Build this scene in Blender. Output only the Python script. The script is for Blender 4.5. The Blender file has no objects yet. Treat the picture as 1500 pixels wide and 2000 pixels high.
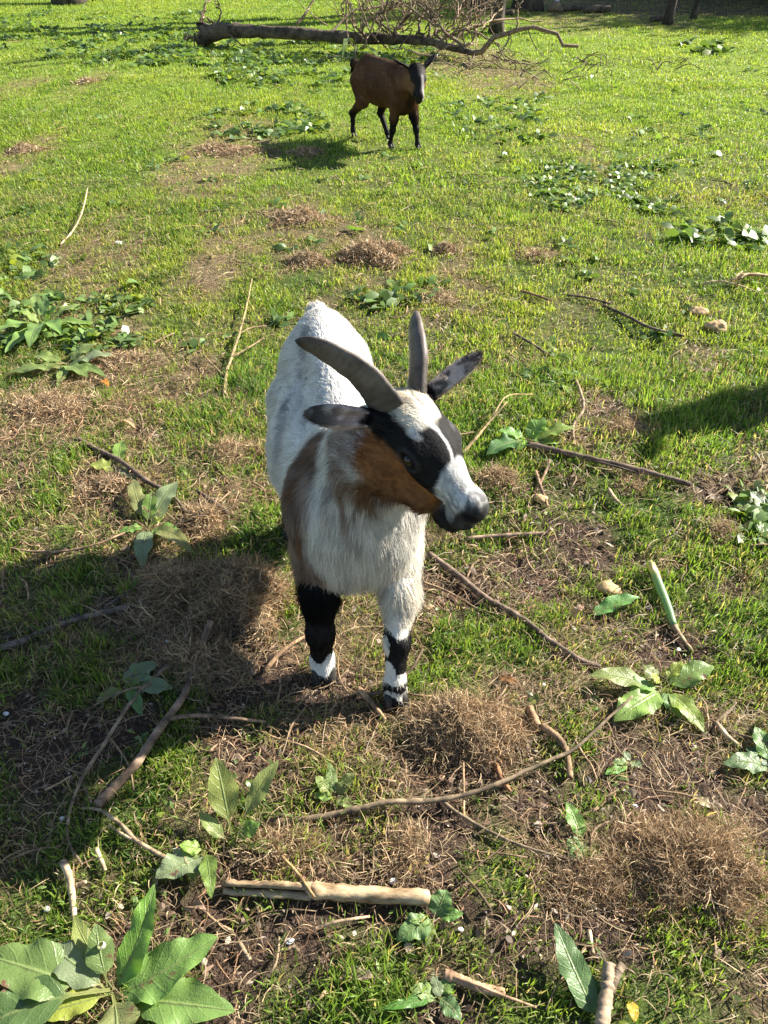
import bpy, math, random
import numpy as np
from mathutils import Vector, Matrix, noise as mnoise

# ------------------------------------------------------------------ camera, sky, sun, exposure
SC = bpy.context.scene
CAM_H, PITCH = 1.40, math.radians(38.2)
cam_d = bpy.data.cameras.new("camera")
cam_d.sensor_fit = 'VERTICAL'; cam_d.sensor_height = 24.0; cam_d.sensor_width = 18.0
cam_d.lens = 18.0
cam_d.clip_start = 0.05; cam_d.clip_end = 2000
cam = bpy.data.objects.new("camera", cam_d); SC.collection.objects.link(cam)
cam.location = (0, 0, CAM_H); cam.rotation_euler = (math.radians(90) - PITCH, 0, 0)
SC.camera = cam

SUN_EL = math.radians(31)
sx, sy = 0.895, 0.446
SUN = Vector((sx * math.cos(SUN_EL), sy * math.cos(SUN_EL), math.sin(SUN_EL))).normalized()
w = bpy.data.worlds.new("World"); SC.world = w; w.use_nodes = True
nt = w.node_tree; nt.nodes.clear()
sky = nt.nodes.new('ShaderNodeTexSky'); sky.sky_type = 'NISHITA'; sky.sun_disc = False
sky.sun_elevation = SUN_EL; sky.sun_rotation = math.atan2(SUN.x, SUN.y)
sky.altitude = 50; sky.air_density = 1.0; sky.dust_density = 0.6
bg = nt.nodes.new('ShaderNodeBackground'); bg.inputs[1].default_value = 0.06
wo = nt.nodes.new('ShaderNodeOutputWorld')
nt.links.new(sky.outputs[0], bg.inputs[0]); nt.links.new(bg.outputs[0], wo.inputs[0])
sd = bpy.data.lights.new("sun", 'SUN'); sd.energy = 5.0; sd.angle = math.radians(0.5); sd.color = (1.0, 0.94, 0.84)
so = bpy.data.objects.new("sun", sd); SC.collection.objects.link(so)
so.rotation_euler = SUN.to_track_quat('Z', 'Y').to_euler()
SC.view_settings.view_transform = 'Standard'; SC.view_settings.look = 'None'
SC.view_settings.exposure = 1.75; SC.view_settings.gamma = 1.0
SC.cycles.max_bounces = 6; SC.cycles.diffuse_bounces = 3; SC.cycles.transmission_bounces = 4
SC.cycles.transparent_max_bounces = 8

# ------------------------------------------------------------------ helpers
COL = SC.collection
def tag(o, label=None, cat=None, group=None, kind=None):
    if label: o["label"] = label
    if cat: o["category"] = cat
    if group: o["group"] = group
    if kind: o["kind"] = kind
    return o
def empty(name, loc=(0, 0, 0)):
    o = bpy.data.objects.new(name, None); COL.objects.link(o); o.location = loc
    o.empty_display_size = 0.1
    return o
def link_child(o, parent):
    COL.objects.link(o)
    if parent is not None:
        o.parent = parent
        o.matrix_parent_inverse = Matrix.Translation(-Vector(parent.location))
    return o

FPX = 1500.0
cp, sp = math.cos(PITCH), math.sin(PITCH)
def ray(px, py):
    a, b = (px - 750) / FPX, -(py - 1000) / FPX
    return Vector((a, cp + b * sp, -sp + b * cp))
def proj(P):
    x, y, z = P[0], P[1], P[2] - CAM_H
    zf = y * cp - z * sp; up = y * sp + z * cp
    return (750 + FPX * x / zf, 1000 - FPX * up / zf)

# smooth value noise, vectorised
def vn(x, y, s=1.0, seed=0):
    x = np.asarray(x, float) / s + 1000.3; y = np.asarray(y, float) / s + 1000.7
    xi = np.floor(x).astype(np.int64); yi = np.floor(y).astype(np.int64)
    fx = x - xi; fy = y - yi
    fx = fx * fx * (3 - 2 * fx); fy = fy * fy * (3 - 2 * fy)
    def h(a, b):
        n = (a * 374761393 + b * 668265263 + seed * 1442695041) & 0x7fffffff
        n = ((n ^ (n >> 13)) * 1274126177) & 0x7fffffff
        return ((n ^ (n >> 16)) & 0xffff) / 65535.0
    return (h(xi, yi) * (1 - fx) + h(xi + 1, yi) * fx) * (1 - fy) + (h(xi, yi + 1) * (1 - fx) + h(xi + 1, yi + 1) * fx) * fy
def fbm(x, y, s, seed=0, o=4):
    t = 0; a = 0.5; n = 0
    for i in range(o):
        t = t + a * vn(x, y, s / 2 ** i, seed + i * 17); n += a; a *= 0.5
    return t / n
def vn3(P, s, seed=0):
    return (vn(P[:, 0] + 0.71 * P[:, 2], P[:, 1] - 0.37 * P[:, 2], s, seed) + vn(P[:, 1] + 3.1, P[:, 2] + 0.5 * P[:, 0], s, seed + 5) + vn(P[:, 2] - 1.7 + 0.3 * P[:, 1], P[:, 0], s, seed + 9)) / 3
def sstep(a, b, x):
    t = np.clip((np.asarray(x, float) - a) / (b - a), 0, 1)
    return t * t * (3 - 2 * t)
def hgt(x, y):
    return 0.05 * (fbm(x, y, 0.9, 3, 3) - 0.5) + 0.018 * (fbm(x, y, 0.12, 8, 2) - 0.5) + 0.10 * (vn(x, y, 4.0, 5) - 0.5) * sstep(2.5, 6, y)
def G(px, py, lift=0.0):
    r = ray(px, py)
    z = 0.0
    for _ in range(6):
        t = (z + lift - CAM_H) / r.z
        p = Vector((r.x * t, r.y * t, 0))
        z = float(hgt(p.x, p.y))
    return Vector((p.x, p.y, z + lift))
def AT(px, py, d):
    r = ray(px, py); t = d / r.y
    return Vector((r.x * t, d, CAM_H + r.z * t))

# ------------------------------------------------------------------ materials
MATS = {}
def new_mat(name):
    m = bpy.data.materials.new(name); m.use_nodes = True
    n = m.node_tree; n.nodes.clear()
    MATS[name] = m
    return m, n
def N(n, t, **kw):
    x = n.nodes.new(t)
    for k, v in kw.items(): setattr(x, k, v)
    return x
def leafy(name, rough=0.5, trans=0.4, spec=0.5, bump=0.0, tint=(1, 1, 1), mult=1.0):
    """diffuse/gloss + translucent, colour from attribute 'col'"""
    m, n = new_mat(name)
    at = N(n, 'ShaderNodeAttribute', attribute_name='col')
    p = N(n, 'ShaderNodeBsdfPrincipled'); p.inputs['Roughness'].default_value = rough
    p.inputs['Specular IOR Level'].default_value = spec
    n.links.new(at.outputs['Color'], p.inputs['Base Color'])
    t = N(n, 'ShaderNodeBsdfTranslucent')
    mx = N(n, 'ShaderNodeMix', data_type='RGBA', blend_type='MULTIPLY'); mx.inputs[0].default_value = 1
    n.links.new(at.outputs['Color'], mx.inputs[6]); mx.inputs[7].default_value = (*tint, 1)
    sc_ = N(n, 'ShaderNodeVectorMath', operation='SCALE'); sc_.inputs['Scale'].default_value = mult
    n.links.new(mx.outputs[2], sc_.inputs[0]); n.links.new(sc_.outputs[0], t.inputs[0])
    ms = N(n, 'ShaderNodeMixShader'); ms.inputs[0].default_value = trans
    n.links.new(p.outputs[0], ms.inputs[1]); n.links.new(t.outputs[0], ms.inputs[2])
    if bump > 0:
        tc = N(n, 'ShaderNodeTexCoord'); nz = N(n, 'ShaderNodeTexNoise'); nz.inputs['Scale'].default_value = 160
        b = N(n, 'ShaderNodeBump'); b.inputs['Strength'].default_value = bump; b.inputs['Distance'].default_value = 0.003
        n.links.new(tc.outputs['Object'], nz.inputs['Vector']); n.links.new(nz.outputs[0], b.inputs['Height'])
        n.links.new(b.outputs[0], p.inputs['Normal'])
    o = N(n, 'ShaderNodeOutputMaterial'); n.links.new(ms.outputs[0], o.inputs[0])
    return m
def solid(name, c1, c2, scale=20.0, rough=0.8, bump=0.3, bdist=0.004, stretch=(1, 1, 1), spec=0.3, detail=5, attr=False):
    m, n = new_mat(name)
    tc = N(n, 'ShaderNodeTexCoord'); mp = N(n, 'ShaderNodeMapping'); mp.inputs['Scale'].default_value = stretch
    n.links.new(tc.outputs['Object'], mp.inputs[0])
    nz = N(n, 'ShaderNodeTexNoise'); nz.inputs['Scale'].default_value = scale; nz.inputs['Detail'].default_value = detail
    nz.inputs['Roughness'].default_value = 0.65
    n.links.new(mp.outputs[0], nz.inputs['Vector'])
    cr = N(n, 'ShaderNodeValToRGB'); cr.color_ramp.elements[0].position = 0.38; cr.color_ramp.elements[1].position = 0.62
    cr.color_ramp.elements[0].color = (*c1, 1); cr.color_ramp.elements[1].color = (*c2, 1)
    n.links.new(nz.outputs[0], cr.inputs[0])
    p = N(n, 'ShaderNodeBsdfPrincipled'); p.inputs['Roughness'].default_value = rough
    p.inputs['Specular IOR Level'].default_value = spec
    if attr:
        at = N(n, 'ShaderNodeAttribute', attribute_name='col')
        mx = N(n, 'ShaderNodeMix', data_type='RGBA', blend_type='MULTIPLY'); mx.inputs[0].default_value = 1
        n.links.new(at.outputs['Color'], mx.inputs[6]); n.links.new(cr.outputs[0], mx.inputs[7])
        n.links.new(mx.outputs[2], p.inputs['Base Color'])
    else:
        n.links.new(cr.outputs[0], p.inputs['Base Color'])
    b = N(n, 'ShaderNodeBump'); b.inputs['Strength'].default_value = bump; b.inputs['Distance'].default_value = bdist
    n.links.new(nz.outputs[0], b.inputs['Height']); n.links.new(b.outputs[0], p.inputs['Normal'])
    o = N(n, 'ShaderNodeOutputMaterial'); n.links.new(p.outputs[0], o.inputs[0])
    return m

# ------------------------------------------------------------------ mesh from arrays
def mesh_np(name, V, F, mat, parent=None, col=None, smooth=True, loc=None):
    """V (n,3) world coords, F (m,4) or (m,3) int, col (n,3)"""
    me = bpy.data.meshes.new(name)
    V = np.ascontiguousarray(V, dtype=np.float32); F = np.ascontiguousarray(F, dtype=np.int32)
    k = F.shape[1]
    org = Vector(loc) if loc is not None else Vector((0, 0, 0))
    V = V - np.array(org, dtype=np.float32)
    me.vertices.add(len(V)); me.vertices.foreach_set('co', V.ravel())
    me.loops.add(F.size); me.loops.foreach_set('vertex_index', F.ravel())
    me.polygons.add(len(F)); me.polygons.foreach_set('loop_start', np.arange(0, F.size, k, dtype=np.int32))
    if smooth: me.polygons.foreach_set('use_smooth', np.ones(len(F), dtype=bool))
    me.update(calc_edges=True)
    if col is not None:
        a = me.color_attributes.new('col', 'FLOAT_COLOR', 'POINT')
        c = np.ones((len(V), 4), np.float32); c[:, :3] = col
        a.data.foreach_set('color', c.ravel())
    me.validate()
    if mat: me.materials.append(mat)
    o = bpy.data.objects.new(name, me); o.location = org
    link_child(o, parent)
    return o

def ribbons(C, W, S, col):
    """C (n,k,3) centre lines, W (n,k) half widths, S (n,3) or (n,k,3) side vectors, col (n,3) or (n,k,3) -> V,F,colV"""
    n, k, _ = C.shape
    if S.ndim == 2: S = S[:, None, :]
    V = np.empty((n, k, 2, 3)); V[:, :, 0] = C - S * W[..., None]; V[:, :, 1] = C + S * W[..., None]
    if col.ndim == 2: col = np.repeat(col[:, None, :], k, 1)
    cv = np.repeat(col[:, :, None, :], 2, 2)
    base = (np.arange(n) * k * 2)[:, None] + (np.arange(k - 1) * 2)[None, :]
    F = np.stack([base, base + 1, base + 3, base + 2], -1).reshape(-1, 4)
    return V.reshape(-1, 3), F, cv.reshape(-1, 3)

def tube_arrays(pts, rad, seg=8, rng=None, rough=0.0, cap=True, flat=1.0):
    """tapered tube along pts; returns V,F(quads)"""
    P = np.array([tuple(p) for p in pts], float); n = len(P)
    T = np.gradient(P, axis=0); T /= np.linalg.norm(T, axis=1)[:, None] + 1e-9
    ref = np.array([0, 0, 1.0]) if abs(T[0][2]) < 0.9 else np.array([1.0, 0, 0])
    A = []; a = np.cross(ref, T[0]); a /= np.linalg.norm(a)
    for i in range(n):
        a = a - T[i] * np.dot(a, T[i]); a /= np.linalg.norm(a) + 1e-9; A.append(a.copy())
    A = np.array(A); B = np.cross(T, A)
    th = np.linspace(0, 2 * math.pi, seg, endpoint=False)
    R = np.array(rad, float)[:, None] * np.ones(seg)
    if rough > 0 and rng is not None: R = R * (1 + rough * (rng.random(R.shape) - 0.5) * 2)
    V = P[:, None] + R[..., None] * (np.cos(th)[None, :, None] * A[:, None] + flat * np.sin(th)[None, :, None] * B[:, None])
    V = V.reshape(-1, 3)
    i = np.arange(n - 1)[:, None] * seg; j = np.arange(seg)[None, :]; j2 = (j + 1) % seg
    F = np.stack([i + j, i + j2, i + seg + j2, i + seg + j], -1).reshape(-1, 4)
    if cap:
        V = np.vstack([V, P[0] - T[0] * rad[0] * 0.15, P[-1] + T[-1] * rad[-1] * 0.3])
        c0, c1 = n * seg, n * seg + 1
        jj = np.arange(0, seg, 2)
        F = np.vstack([F, np.stack([(jj + 2) % seg, (jj + 1) % seg, jj, jj * 0 + c0], -1),
                       np.stack([(n - 1) * seg + jj, (n - 1) * seg + (jj + 1) % seg, (n - 1) * seg + (jj + 2) % seg, jj * 0 + c1], -1)])
    return V, F
def smooth_path(pts, n, rad=None):
    """Catmull-Rom through pts, n samples"""
    P = [np.array(tuple(p), float) for p in pts]
    P = [2 * P[0] - P[1]] + P + [2 * P[-1] - P[-2]]
    m = len(P) - 3; out = []
    for s in np.linspace(0, m - 1e-6, n):
        i = int(s); t = s - i; a, b, c, d = P[i:i + 4]
        out.append(0.5 * (2 * b + (c - a) * t + (2 * a - 5 * b + 4 * c - d) * t * t + (3 * b - a - 3 * c + d) * t ** 3))
    out = np.array(out)
    if rad is None: return out
    return out, np.interp(np.linspace(0, 1, n), np.linspace(0, 1, len(rad)), rad)
class MB:
    def __init__(s): s.V = []; s.F = []; s.n = 0; s.C = []
    def add(s, V, F, col=None):
        s.V.append(V); s.F.append(F + s.n); s.n += len(V)
        s.C.append(np.ones((len(V), 3)) if col is None else (np.broadcast_to(np.array(col, float), (len(V), 3))))
    def build(s, name, mat, parent=None, loc=None, smooth=True):
        return mesh_np(name, np.vstack(s.V), np.vstack(s.F), mat, parent, np.vstack(s.C), smooth, loc)

# ------------------------------------------------------------------ implicit bodies (smooth blended), meshed with surface nets
class Body:
    def __init__(s): s.p = []
    def cone(s, a, b, r1, r2, k=0.03, sub=False): s.p.append(('c', np.array(a, float), np.array(b, float), r1, r2, k, sub)); return s
    def chain(s, pts, rs, k=0.02):
        for i in range(len(pts) - 1): s.cone(pts[i], pts[i + 1], rs[i], rs[i + 1], k)
        return s
    def ell(s, c, r, R=None, k=0.03, sub=False):
        s.p.append(('e', np.array(c, float), np.array(r, float), None if R is None else np.array(R, float), 0, k, sub)); return s
    def bounds(s):
        lo, hi = [], []
        for q in s.p:
            if q[6]: continue
            if q[0] == 'c':
                r = max(q[3], q[4]); lo += [np.minimum(q[1], q[2]) - r]; hi += [np.maximum(q[1], q[2]) + r]
            else:
                r = q[2].max() if q[3] is not None else q[2]; lo += [q[1] - r]; hi += [q[1] + r]
        return np.min(lo, 0) - 0.02, np.max(hi, 0) + 0.02
    def dist(s, q, P):
        if q[0] == 'c':
            a, b, r1, r2 = q[1:5]; d = b - a; L = d @ d
            pa = P - a; t = np.clip((pa @ d) / L, 0, 1)
            return np.sqrt(((pa - t[..., None] * d) ** 2).sum(-1)) - (r1 + (r2 - r1) * t)
        c, r, R = q[1], q[2], q[3]; p = P - c
        if R is not None: p = p @ R.T
        k0 = np.sqrt(((p / r) ** 2).sum(-1)); k1 = np.sqrt(((p / (r * r)) ** 2).sum(-1)) + 1e-9
        return k0 * (k0 - 1) / k1
    def grid(s, vox):
        lo, hi = s.bounds(); dims = np.ceil((hi - lo) / vox).astype(int) + 1
        D = np.full(dims, 0.2, np.float32)
        for q in s.p:
            r = max(q[3], q[4]) if q[0] == 'c' else (q[2].max())
            a = np.minimum(q[1], q[2]) if q[0] == 'c' else q[1]; b = np.maximum(q[1], q[2]) if q[0] == 'c' else q[1]
            m = r + q[5] + 2 * vox
            i0 = np.maximum(np.floor((a - m - lo) / vox).astype(int), 0); i1 = np.minimum(np.ceil((b + m - lo) / vox).astype(int) + 1, dims)
            xs = [lo[d] + np.arange(i0[d], i1[d]) * vox for d in range(3)]
            P = np.stack(np.meshgrid(*xs, indexing='ij'), -1)
            d = s.dist(q, P).astype(np.float32); sl = tuple(slice(i0[k], i1[k]) for k in range(3))
            o = D[sl]; k = q[5]
            if q[6]:
                h = np.clip(0.5 - 0.5 * (o + d) / k, 0, 1); D[sl] = o * (1 - h) - d * h + k * h * (1 - h)
            else:
                h = np.clip(0.5 + 0.5 * (o - d) / k, 0, 1); D[sl] = o * (1 - h) + d * h - k * h * (1 - h)
        return D, lo
    def mesh(s, vox):
        D, lo = s.grid(vox); I = D < 0
        nx, ny, nz = D.shape
        cnt = np.zeros((nx - 1, ny - 1, nz - 1), np.int8)
        corners = [(i, j, k) for i in (0, 1) for j in (0, 1) for k in (0, 1)]
        for i, j, k in corners: cnt += I[i:nx - 1 + i, j:ny - 1 + j, k:nz - 1 + k]
        act = (cnt > 0) & (cnt < 8); idx = np.argwhere(act)
        vid = np.full(act.shape, -1, np.int64); vid[act] = np.arange(len(idx))
        acc = np.zeros((len(idx), 3)); num = np.zeros(len(idx))
        for a in corners:
            for ax in range(3):
                if a[ax]: continue
                b = list(a); b[ax] = 1
                da = D[idx[:, 0] + a[0], idx[:, 1] + a[1], idx[:, 2] + a[2]]; db = D[idx[:, 0] + b[0], idx[:, 1] + b[1], idx[:, 2] + b[2]]
                m = (da < 0) != (db < 0); t = np.where(m, da / (da - db + 1e-12), 0)
                pt = np.repeat(np.array(a, float)[None], len(idx), 0); pt[:, ax] = t
                acc += pt * m[:, None]; num += m
        V = lo + (idx + acc / num[:, None]) * vox
        Fs = []
        for ax in range(3):
            sa = [slice(None)] * 3; sb = [slice(None)] * 3; sa[ax] = slice(0, -1); sb[ax] = slice(1, None)
            A, B = I[tuple(sa)], I[tuple(sb)]
            e = np.argwhere(A != B); u, v = [(1, 2), (2, 0), (0, 1)][ax]
            ok = (e[:, u] > 0) & (e[:, v] > 0) & (e[:, u] < D.shape[u] - 1) & (e[:, v] < D.shape[v] - 1); e = e[ok]
            ins = A[e[:, 0], e[:, 1], e[:, 2]]
            def g(du, dv):
                q = e.copy(); q[:, u] -= du; q[:, v] -= dv
                return vid[q[:, 0], q[:, 1], q[:, 2]]
            q = np.stack([g(1, 1), g(0, 1), g(0, 0), g(1, 0)], -1)
            q[~ins] = q[~ins][:, ::-1]
            Fs.append(q)
        F = np.vstack(Fs); F = F[(F >= 0).all(1)]
        # normals from gradient
        gi = np.clip(np.round((V - lo) / vox).astype(int), 1, np.array(D.shape) - 2)
        gr = np.stack([D[gi[:, 0] + 1, gi[:, 1], gi[:, 2]] - D[gi[:, 0] - 1, gi[:, 1], gi[:, 2]],
                       D[gi[:, 0], gi[:, 1] + 1, gi[:, 2]] - D[gi[:, 0], gi[:, 1] - 1, gi[:, 2]],
                       D[gi[:, 0], gi[:, 1], gi[:, 2] + 1] - D[gi[:, 0], gi[:, 1], gi[:, 2] - 1]], -1)
        Nn = gr / (np.linalg.norm(gr, axis=1)[:, None] + 1e-9)
        return V, F, Nn

def nrm(v): v = np.array(v, float); return v / np.linalg.norm(v)
# ------------------------------------------------------------------ goats
def fur_mat(name, rough=0.6, trans=0.35):
    m = leafy(name, rough=rough, trans=trans, spec=0.12, tint=(1, 0.97, 0.92), mult=1.0)
    return m
fur_mat('fur'); fur_mat('dark_fur', rough=0.42, trans=0.12)
leafy('skin', rough=0.75, trans=0.0, spec=0.2, bump=0.4)
solid('horn', (0.050, 0.038, 0.030), (0.135, 0.108, 0.088), scale=14, rough=0.55, bump=0.9, bdist=0.003, stretch=(1, 1, 1), spec=0.4, attr=True)
solid('hoof', (0.012, 0.011, 0.010), (0.04, 0.035, 0.03), scale=60, rough=0.55, bump=0.3, bdist=0.001)
m_, n_ = new_mat('eye'); p_ = N(n_, 'ShaderNodeBsdfPrincipled'); p_.inputs['Base Color'].default_value = (0.012, 0.008, 0.005, 1); p_.inputs['Roughness'].default_value = 0.18
o_ = N(n_, 'ShaderNodeOutputMaterial'); n_.links.new(p_.outputs[0], o_.inputs[0])

def set_local(o, parent):
    COL.objects.link(o) if o.name not in COL.objects else None
    o.parent = parent; return o
def local_mesh(name, V, F, mat, parent, col=None):
    o = mesh_np(name, V, F, mat, None, col); o.parent = parent; return o
def hair_obj(name, P, rad, col, mat, parent):
    """P (n,k,3) strand points -> hair curves child"""
    n, k, _ = P.shape
    cv = bpy.data.hair_curves.new(name); cv.add_curves([k] * n)
    cv.points.foreach_set('position', P.astype(np.float32).ravel())
    R = (rad[:, None] * np.linspace(1, 0.25, k)[None]).astype(np.float32)
    a = cv.attributes.get('radius') or cv.attributes.new('radius', 'FLOAT', 'POINT')
    a.data.foreach_set('value', R.ravel())
    c = cv.attributes.new('col', 'FLOAT_COLOR', 'CURVE')
    cc = np.ones((n, 4), np.float32); cc[:, :3] = col; c.data.foreach_set('color', cc.ravel())
    cv.materials.append(mat)
    o = bpy.data.objects.new(name, cv); COL.objects.link(o); o.parent = parent
    return o

def head_frame(hf, roll=0.0):
    F = nrm(hf); L = nrm(np.cross([0, 0, 1.0], F)); U = np.cross(F, L)
    if roll:
        c, s = math.cos(roll), math.sin(roll); L, U = c * L + s * U, c * U - s * L
    return np.stack([F, L, U])      # rows

def goat(spec):
    S = spec; H = head_frame(S['hf'], S.get('roll', 0)); hp = np.array(S['poll'], float); hs = S.get('hs', 1.0)
    def h2l(p): return hp + hs * (np.array(p, float) @ H)
    B = Body()
    for a in S['torso']: B.ell(a[0], a[1], k=0.07)
    for a in S.get('ridge', []): B.cone(*a, k=0.06)
    B.chain(S['neck'][0], S['neck'][1], 0.06)
    for leg in S['legs']: B.chain(leg[0], leg[1], 0.022)
    if 'tail' in S: B.chain(S['tail'][0], S['tail'][1], 0.02)
    def he(c, r, k=0.02, sub=False): B.ell(h2l(c), np.array(r) * hs, H, k * hs, sub)
    def hc(a, b, r1, r2, k=0.02): B.cone(h2l(a), h2l(b), r1 * hs, r2 * hs, k * hs)
    he((0.028, 0, -0.058), (0.062, 0.054, 0.054), 0.03)
    he((0.072, 0, -0.050), (0.060, 0.050, 0.043))
    for s in (-1, 1):
        he((0.078, s * 0.042, -0.039), (0.026, 0.017, 0.018), 0.014)          # brow over the eye
        he((0.103, s * 0.036, -0.060), (0.034, 0.014, 0.012), 0.014)          # cheekbone under the eye
        hc((0.022, s * 0.028, -0.114), (0.130, s * 0.015, -0.122), 0.045, 0.031, 0.025)
    hc((0.085, 0, -0.050), (0.178, 0, -0.062), 0.040, 0.028, 0.025)
    he((0.198, 0, -0.054), (0.033, 0.029, 0.030), 0.012)
    he((0.198, 0, -0.088), (0.030, 0.030, 0.022), 0.009)
    he((0.180, 0, -0.122), (0.036, 0.025, 0.018), 0.010)
    for s in (-1, 1):
        he((0.192, s * 0.036, -0.1045), (0.042, 0.018, 0.0036), 0.004, True)   # mouth corner
        he((0.221, s * 0.0205, -0.052), (0.015, 0.0085, 0.0070), 0.004, True)  # nostril
        he((0.083, s * 0.0605, -0.046), (0.017, 0.011, 0.0100), 0.005, True)  # eye socket
    he((0.230, 0, -0.070), (0.007, 0.0025, 0.012), 0.003, True)
    ears = []
    for s, ev, wv in ((-1, *S['ear_r']), (1, *S['ear_l'])):
        e = nrm(ev); w_ = np.array(wv, float); w_ = nrm(w_ - e * (w_ @ e)); t = np.cross(e, w_)
        root = h2l((-0.002, s * 0.052, -0.046)); L = S.get('ear_len', 0.130)
        if t @ H[0] < 0: t = -t                                             # t: the side the ear opens to
        R = np.stack([e, w_, t])
        B.ell(root + e * L * 0.56, (L * 0.50, S.get('ear_w', 0.0225), 0.0085), R, 0.008)
        B.cone(root - e * 0.01, root + e * L * 0.35, 0.017, 0.012, 0.014)
        B.ell(root + e * L * 0.55 + t * 0.012, (L * 0.42, S.get('ear_w', 0.0225) * 0.65, 0.010), R, 0.005, True)
        ears.append((root, e, w_, t, L))
    V, F, Nn = B.mesh(S['vox'])
    root_o = empty(S['name'], S['loc']); root_o.rotation_euler = (0, 0, S['yaw'])
    tag(root_o, S['label'], 'goat')
    Hc = lambda P: ((P - hp) @ H.T) / hs
    def ear_mask(P):
        m = np.zeros(len(P)); inner = np.zeros(len(P)); tt = np.zeros(len(P))
        for r, e, w_, t, L in ears:
            q = P - r; a = q @ e; d = np.sqrt((q @ w_) ** 2 + (q @ t) ** 2)
            mm = (a > 0.022) & (a < L * 1.2) & (d < 0.034); m = np.where(mm, 1, m); tt = np.where(mm, a / L, tt)
            inner = np.where(mm & ((q @ t) > -0.001), 1, inner)
        return m > 0, inner > 0, tt
    colf = lambda P, Nv: S['color'](P, Hc(P), Nv, ear_mask(P))
    bc = colf(V, Nn)
    body = local_mesh('body', V, F, MATS['skin'], root_o, bc * S.get('skin_mult', 0.7))
    # ---- coat
    rng = np.random.default_rng(S['seed'])
    A = V[F[:, 0]]; Bq = V[F[:, 1]]; Cq = V[F[:, 2]]; Dq = V[F[:, 3]]
    fn = np.cross(Cq - A, Dq - Bq); area = 0.5 * np.linalg.norm(fn, axis=1)
    cen = (A + Bq + Cq + Dq) / 4; hc_ = Hc(cen)
    is_head = (hc_[:, 0] > -0.04) & (hc_[:, 2] > -0.13) & (np.abs(hc_[:, 1]) < 0.2) & (hc_[:, 2] < 0.12)
    wgt = area * np.where(is_head, 2.3, 1.0)
    n = S['hairs']; fi = rng.choice(len(F), n, p=wgt / wgt.sum())
    u, v = rng.random(n)[:, None], rng.random(n)[:, None]
    P = (A[fi] * (1 - u) + Bq[fi] * u) * (1 - v) + (Dq[fi] * (1 - u) + Cq[fi] * u) * v
    Nv = Nn[F[fi, 0]] + Nn[F[fi, 2]]; Nv /= np.linalg.norm(Nv, axis=1)[:, None] + 1e-9
    hc_ = Hc(P); em, ei, et = ear_mask(P)
    headw = sstep(-0.05, 0.0, hc_[:, 0]) * sstep(-0.16, -0.11, hc_[:, 2]) * (np.abs(hc_[:, 1]) < 0.2)
    headw = np.where(em, 1, headw)
    legw = sstep(S['leg_top'] + 0.05, S['leg_top'] - 0.03, P[:, 2]) * (1 - headw)
    front = sstep(0.1, 0.7, Nv[:, 0]) * sstep(0.05, 0.2, P[:, 0])
    comb = np.array([-1, 0, -0.35])[None] * np.ones((n, 1))
    comb[:, 2] -= 0.5 * sstep(0.1, 0.9, np.abs(Nv[:, 1]))
    comb = comb * (1 - front[:, None]) + np.array([-0.15, 0, -1.0]) * front[:, None]
    nk = sstep(S['neck_u'], S['neck_u'] + 0.1, P[:, 2]) * sstep(0.08, 0.16, P[:, 0]) * (1 - headw)
    comb = comb * (1 - nk[:, None]) + np.array([-0.5, 0, -1.0]) * nk[:, None]
    hd = -H[0][None] + np.sign(hc_[:, 1:2]) * H[1][None] * 0.35 - 0.15 * H[2][None]
    comb = comb * (1 - headw[:, None]) + hd * headw[:, None]
    for r, e, w_, t, L in ears:
        q = P - r; a = q @ e; mm = em & (a > 0) & (a < L * 1.2) & (np.linalg.norm(q - a[:, None] * e, axis=1) < 0.035)
        comb[mm] = e
    comb = comb * (1 - legw[:, None]) + np.array([-0.1, 0, -1.0]) * legw[:, None]
    sw = np.stack([vn3(P, 0.05, 11 + k) - 0.5 for k in range(3)], -1) * 1.3 + np.stack([vn3(P, 0.016, 31 + k) - 0.5 for k in range(3)], -1) * 0.8
    comb = comb + sw * (0.75 - 0.35 * headw[:, None]) + rng.normal(0, 0.10, (n, 3))
    tang = comb - Nv * (comb * Nv).sum(1)[:, None]; tang /= np.linalg.norm(tang, axis=1)[:, None] + 1e-9
    Lh = S['len_body'] * (0.75 + 0.5 * rng.random(n)) * (0.8 + 0.5 * vn3(P, 0.08, 3))
    Lh = Lh * (1 + S.get('chest_long', 0.6) * np.maximum(front, nk))
    Lh = Lh * (1 - headw) + headw * (0.0095 + 0.018 * sstep(0.07, 0.0, hc_[:, 0])) * (0.7 + 0.6 * rng.random(n))
    Lh = Lh * (1 - legw) + legw * 0.010 * (0.7 + 0.6 * rng.random(n))
    nose = sstep(0.185, 0.215, hc_[:, 0]); Lh = Lh * (1 - 0.8 * nose * headw); Lh = np.where(em, 0.008 + 0.009 * rng.random(n), Lh)
    lift = np.where(headw > 0.5, 0.18, 0.30); lift = np.where(em, 0.25, lift) + 0.08 * rng.normal(0, 1, n)
    K = 4; t = np.linspace(0, 1, K)[None, :, None]
    ddir = tang + Nv * lift[:, None]; ddir /= np.linalg.norm(ddir, axis=1)[:, None]
    Q = P[:, None] - Nv[:, None] * 0.001 + Lh[:, None, None] * (ddir[:, None] * t + (np.array([0, 0, -0.22])[None, None] - 0.18 * Nv[:, None]) * t ** 2)
    Q += rng.normal(0, 0.035, (n, K, 3)) * Lh[:, None, None] * t
    hcol = colf(P, Nv) * (0.72 + 0.42 * rng.random(n))[:, None] * (0.80 + 0.4 * vn3(P, 0.012, 77))[:, None]
    rad = np.where(headw > 0.5, 0.00030, 0.00042) * S.get('rad', 1.0) * (0.8 + 0.4 * rng.random(n))
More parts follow.
